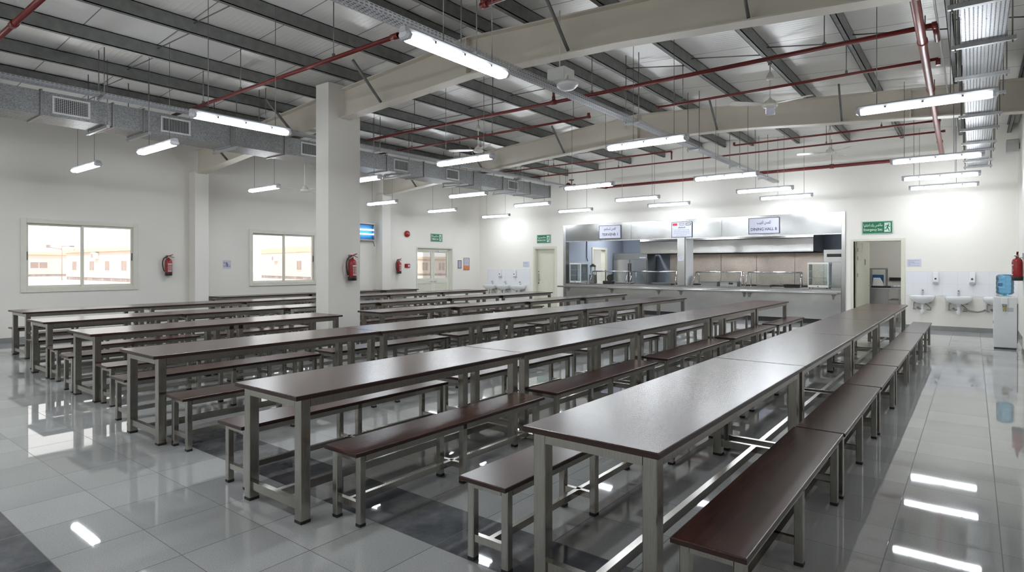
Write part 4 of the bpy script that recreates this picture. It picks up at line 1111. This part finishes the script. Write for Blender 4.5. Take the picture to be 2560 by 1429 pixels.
MB().box(-.48, .50, -.4, .5, .1, 2.12, .008).build('cabinet_body', M['s_flat'], ov)
MB().box(-.38, .46, -.41, -.395, 1.88, 1.98).build('dark_slot', M['black'], ov)
MB().box(-.46, .47, -.42, -.4, .15, 1.72, .005).build('door', M['s_flat'], ov)
MB().box(.30, .33, -.44, -.42, .8, 1.68).build('handle', M['black'], ov)
for sx in (-.4, .42):
    for sy in (-.3, .4): MB().cyl((sx, sy, 0), (sx, sy, .1), .03, 8).build('leg', M['black'], ov)
# unseen lamps added to light the kitchen, store and corridor
def flat_lamp(label, x, y, z, w, d, s=0):
    l = thing('added_ceiling_light', label, 'ceiling light', (x, y, z))
    MB().box(-w/2, w/2, -d/2, d/2, .0, .06, .01).build('housing', M['white'], l)
    MB().box(-w/2+.02, w/2-.02, -d/2+.02, d/2-.02, -.015, .0, .005).build('diffuser', M['lamp2'], l)
M['lamp2'] = emit('added_lamp_diffuser', (.92, .96, 1.0), 55.)
flat_lamp('unseen added kitchen light near the fridge', -10.7, 20.5, 3.24, .3, 1.2)
flat_lamp('unseen added kitchen light near the hatch post', -7.5, 19.4, 3.24, 1.2, .3)
flat_lamp('unseen added kitchen light near the store end', -4.6, 19.4, 3.24, 1.2, .3)
flat_lamp('unseen added store room light', -1.0, 19.8, 3.24, .3, .6)
flat_lamp('unseen added corridor light beyond the kitchen doorway', -12.6, 21.0, 2.84, .3, 1.2)

# ------------------------------------------------------------------ store room through the open doorway
st = thing('steel_table', 'steel work table with a solid side in the store room', 'table', (-1.98, 20.3, 0))
MB().box(-.56, .38, -.35, .75, .93, .97, .004).build('tabletop', M['s_flat'], st)
MB().box(-.54, .06, -.33, -.30, .05, .93).build('side_panel', M['s_dark'], st)
for x, y in ((.33, -.30), (.33, .70), (-.51, .70), (-.51, -.26)): MB().box(x-.02, x+.02, y-.02, y+.02, 0, .93).build('leg', M['s_dark'], st)
for z in (.30, .62): MB().box(.07, .35, -.32, .72, z-.02, z).build('shelf', M['s_dark'], st)
g = thing('glass_cabinet', 'small grey glass cabinet standing on the store room table', 'display case', (-2.24, 20.80, .97))
f = MB()
for sx in (-1, 1):
    for sy in (-1, 1): f.box(sx*.20-.015, sx*.20+.015, sy*.16-.015, sy*.16+.015, 0, .52)
f.box(-.22, .22, -.18, .18, .52, .56).box(-.22, .22, -.18, .18, 0, .03).build('frame', M['s_dark'], g)
MB().box(-.19, .19, .14, .15, .03, .52).box(.185, .19, -.15, .15, .03, .52).box(-.19, -.185, -.15, .15, .03, .52).build('glass', M['thinglass'], g)
MB().box(-.16, .12, -.02, .1, .03, .36, .01).build('blue_crate', M['bluetag'], g)
g = thing('price_scale', 'pale moulded scale hood on a black tray in the store room', 'scale', (-2.18, 20.22, 1.0))
MB().loft([[(-.14, -.1, .02), (.13, -.1, .02), (.13, .1, .02), (-.14, .1, .02)], [(-.13, -.09, .12), (.10, -.09, .12), (.10, .09, .12), (-.13, .09, .12)], [(-.12, -.08, .25), (.03, -.08, .25), (.03, .08, .25), (-.12, .08, .25)]], smooth=False).build('hood', M['white'], g)
MB().box(-.17, .30, -.17, .15, -.03, .02, .01).build('black_tray', M['black'], g)
for k in range(4):
    b = MB().lathe([(.03, 0), (.036, .02), (.036, .05), (.02, .06)], n=14).build('drinking_glass', M['ceramic']); b.location = (-1.84+.055*k, 20.55+.03*(k % 2), .97)
    tag(b, 'small white cup on the store room table, one of four', 'cup', 'cups on the store room table'); b.name = 'cup'
o = MB().tube([(-2.565, 21.0, 2.3), (-2.56, 21.0, 1.9), (-2.55, 20.98, 1.6), (-2.56, 21.02, 1.3)], .018, 6).build('hanging_cable', M['hosegrey']); tag(o, 'grey cable hanging down the store room wall', 'cable')
o = MB().box(-2.05, -1.0, 21.66, 21.7, 1.14, 1.24).build('wall_rail', M['black']); tag(o, 'black rail across the store room rear wall', 'rail')

# ------------------------------------------------------------------ outside
o = MB().box(-140, XL-.22, -60, 160, -.4, -.12).build('ground_outside', M['sand']); struct(o, 'pale sandy ground outside the windows', 'ground')
def cabin(label, corner, along, length, depth, h, roof, wins, ac=(), over=.35):
    """corner on the ground, 'along' unit vector of the front wall"""
    ang = math.atan2(along[1], along[0])
    c = thing('site_cabin', label, 'cabin', (corner[0], corner[1], -.12), ang, 'pale site cabins outside')
    MB().box(0, length, 0, depth, .35, h).build('wall', M['cabin'], c)
    MB().box(.05, length-.05, .06, depth-.06, 0, .35).build('skirt', M['cabbase'], c)
    MB().box(-over, length+over, -over, depth+over, h, h+roof[0]).build('fascia', M['fascia'], c)
    if roof[1]:
        MB().prism([(-over, h+roof[0]), (depth/2, h+roof[0]+roof[1]), (depth+over, h+roof[0])], 'x', -over, length+over).build('roof', M['cabroof'], c)
    for x, ww, z0, z1 in wins:
        f = MB().box(x-ww/2-.08, x+ww/2+.08, -.05, 0, z0-.08, z1+.08).build('window_frame', M['white'], c)
        MB().box(x-ww/2, x-.05, -.07, -.045, z0, z1).box(x+.05, x+ww/2, -.07, -.045, z0, z1).build('pane', M['cabwin'], f)
    for x, z0 in ac:
        a = MB().box(x-.55, x+.55, -.45, 0, z0, z0+.75, .03).build('air_conditioner', M['white'], c)
        MB().cyl((x-.2, -.45, z0+.38), (x-.2, -.47, z0+.38), .28, 18).build('condenser_fan', M['cabwin'], a)
    return c
cabin('long cream cabin with an air conditioner outside the first window', (-90.4, 24.5), (1, 0), 24, 8, 3.32, (.42, 0), [(3.3, 1.5, 1.2, 2.25), (9.35, 1.5, 1.2, 2.25), (14.2, 1.3, 1.2, 2.25), (19.0, 1.4, 1.2, 2.25)], [(10.9, 2.5)])
cabin('farther pale cabin with a pitched roof behind the floodlight mast', (-118.5, 10), (0, 1), 40, 9, 3.5, (.45, .75), [(18.5, 2.2, 1.35, 2.3)], ())
cabin('cream cabin with a wall air conditioner outside the second window', (-80.6, 45.0), (.983, -.182), 16.2, 10, 3.45, (.68, 0), [(13.9, 1.5, 1.2, 2.35)], [(6.0, 2.35)], .1)
cabin('plain cream cabin seen through the glazed double door', (-85.6, 62.9), (.707, .707), 30, 8, 2.9, (.4, 0), [(12.0, 1.1, .9, 2.3), (13.8, 1.0, .9, 2.3), (16.7, 1.1, .9, 2.3)], ())
p = thing('floodlight_mast', 'thin floodlight mast between two cabins outside the first window', 'lamp post', (-86, 22.9, -.12))
MB().cyl((0, 0, 0), (0, 0, 4.1), .035, 8).build('pole', M['cabwin'], p)
MB().cyl((0, 0, 3.7), (-.2, -1.2, 3.9), .04, 6).box(-.35, .0, -1.5, -1.1, 3.85, 4.2, .03).cyl((0, 0, 4.05), (.1, .9, 4.1), .04, 6).box(-.1, .3, .8, 1.2, 4.0, 4.15, .03).build('flood_lamp', M['cabbase'], p)
o = MB().cyl((-77.5, 30, 3.66), (-77.5, 30, 7.6), .12, 8).build('chimney_pipe', M['cabwin']); tag(o, 'tall thin pipe rising above the long cream cabin', 'pipe')

# ------------------------------------------------------------------ light, camera, render look
w = bpy.data.worlds.new('desert_sky'); SC.world = w; w.use_nodes = True
bg = w.node_tree.nodes['Background']; bg.inputs[0].default_value = (1.0, .97, .95, 1); bg.inputs[1].default_value = 2.0
sl = bpy.data.lights.new('sun', 'SUN'); sl.energy = 2.4; sl.angle = .02; sl.color = (1, .93, .83)
so = bpy.data.objects.new('sun', sl); COL.objects.link(so)
so.rotation_euler = Vector((-.35, .62, -.70)).to_track_quat('-Z', 'Y').to_euler()
cd = bpy.data.cameras.new('camera'); cd.lens = 1482/2560*36; cd.sensor_width = 36; cd.sensor_fit = 'HORIZONTAL'
cd.shift_y = -(714.5-664)/2560; cd.clip_start = .05; cd.clip_end = 600
co = bpy.data.objects.new('camera', cd); COL.objects.link(co)
co.location = (0, 0, 1.6); co.rotation_euler = (PI/2, 0, math.atan2(2433-1280, 1482))
SC.camera = co
vs = SC.view_settings
vs.view_transform = 'Standard'; vs.look = 'None'; vs.gamma = 1; vs.use_curve_mapping = False; vs.exposure = 0.1
SC.display_settings.display_device = 'sRGB'
cy = SC.cycles
cy.use_denoising = True; cy.max_bounces = 10; cy.diffuse_bounces = 5; cy.glossy_bounces = 5; cy.transparent_max_bounces = 24
cy.use_adaptive_sampling = False; cy.sample_clamp_indirect = 5; cy.use_light_tree = True; cy.caustics_reflective = False; cy.caustics_refractive = False
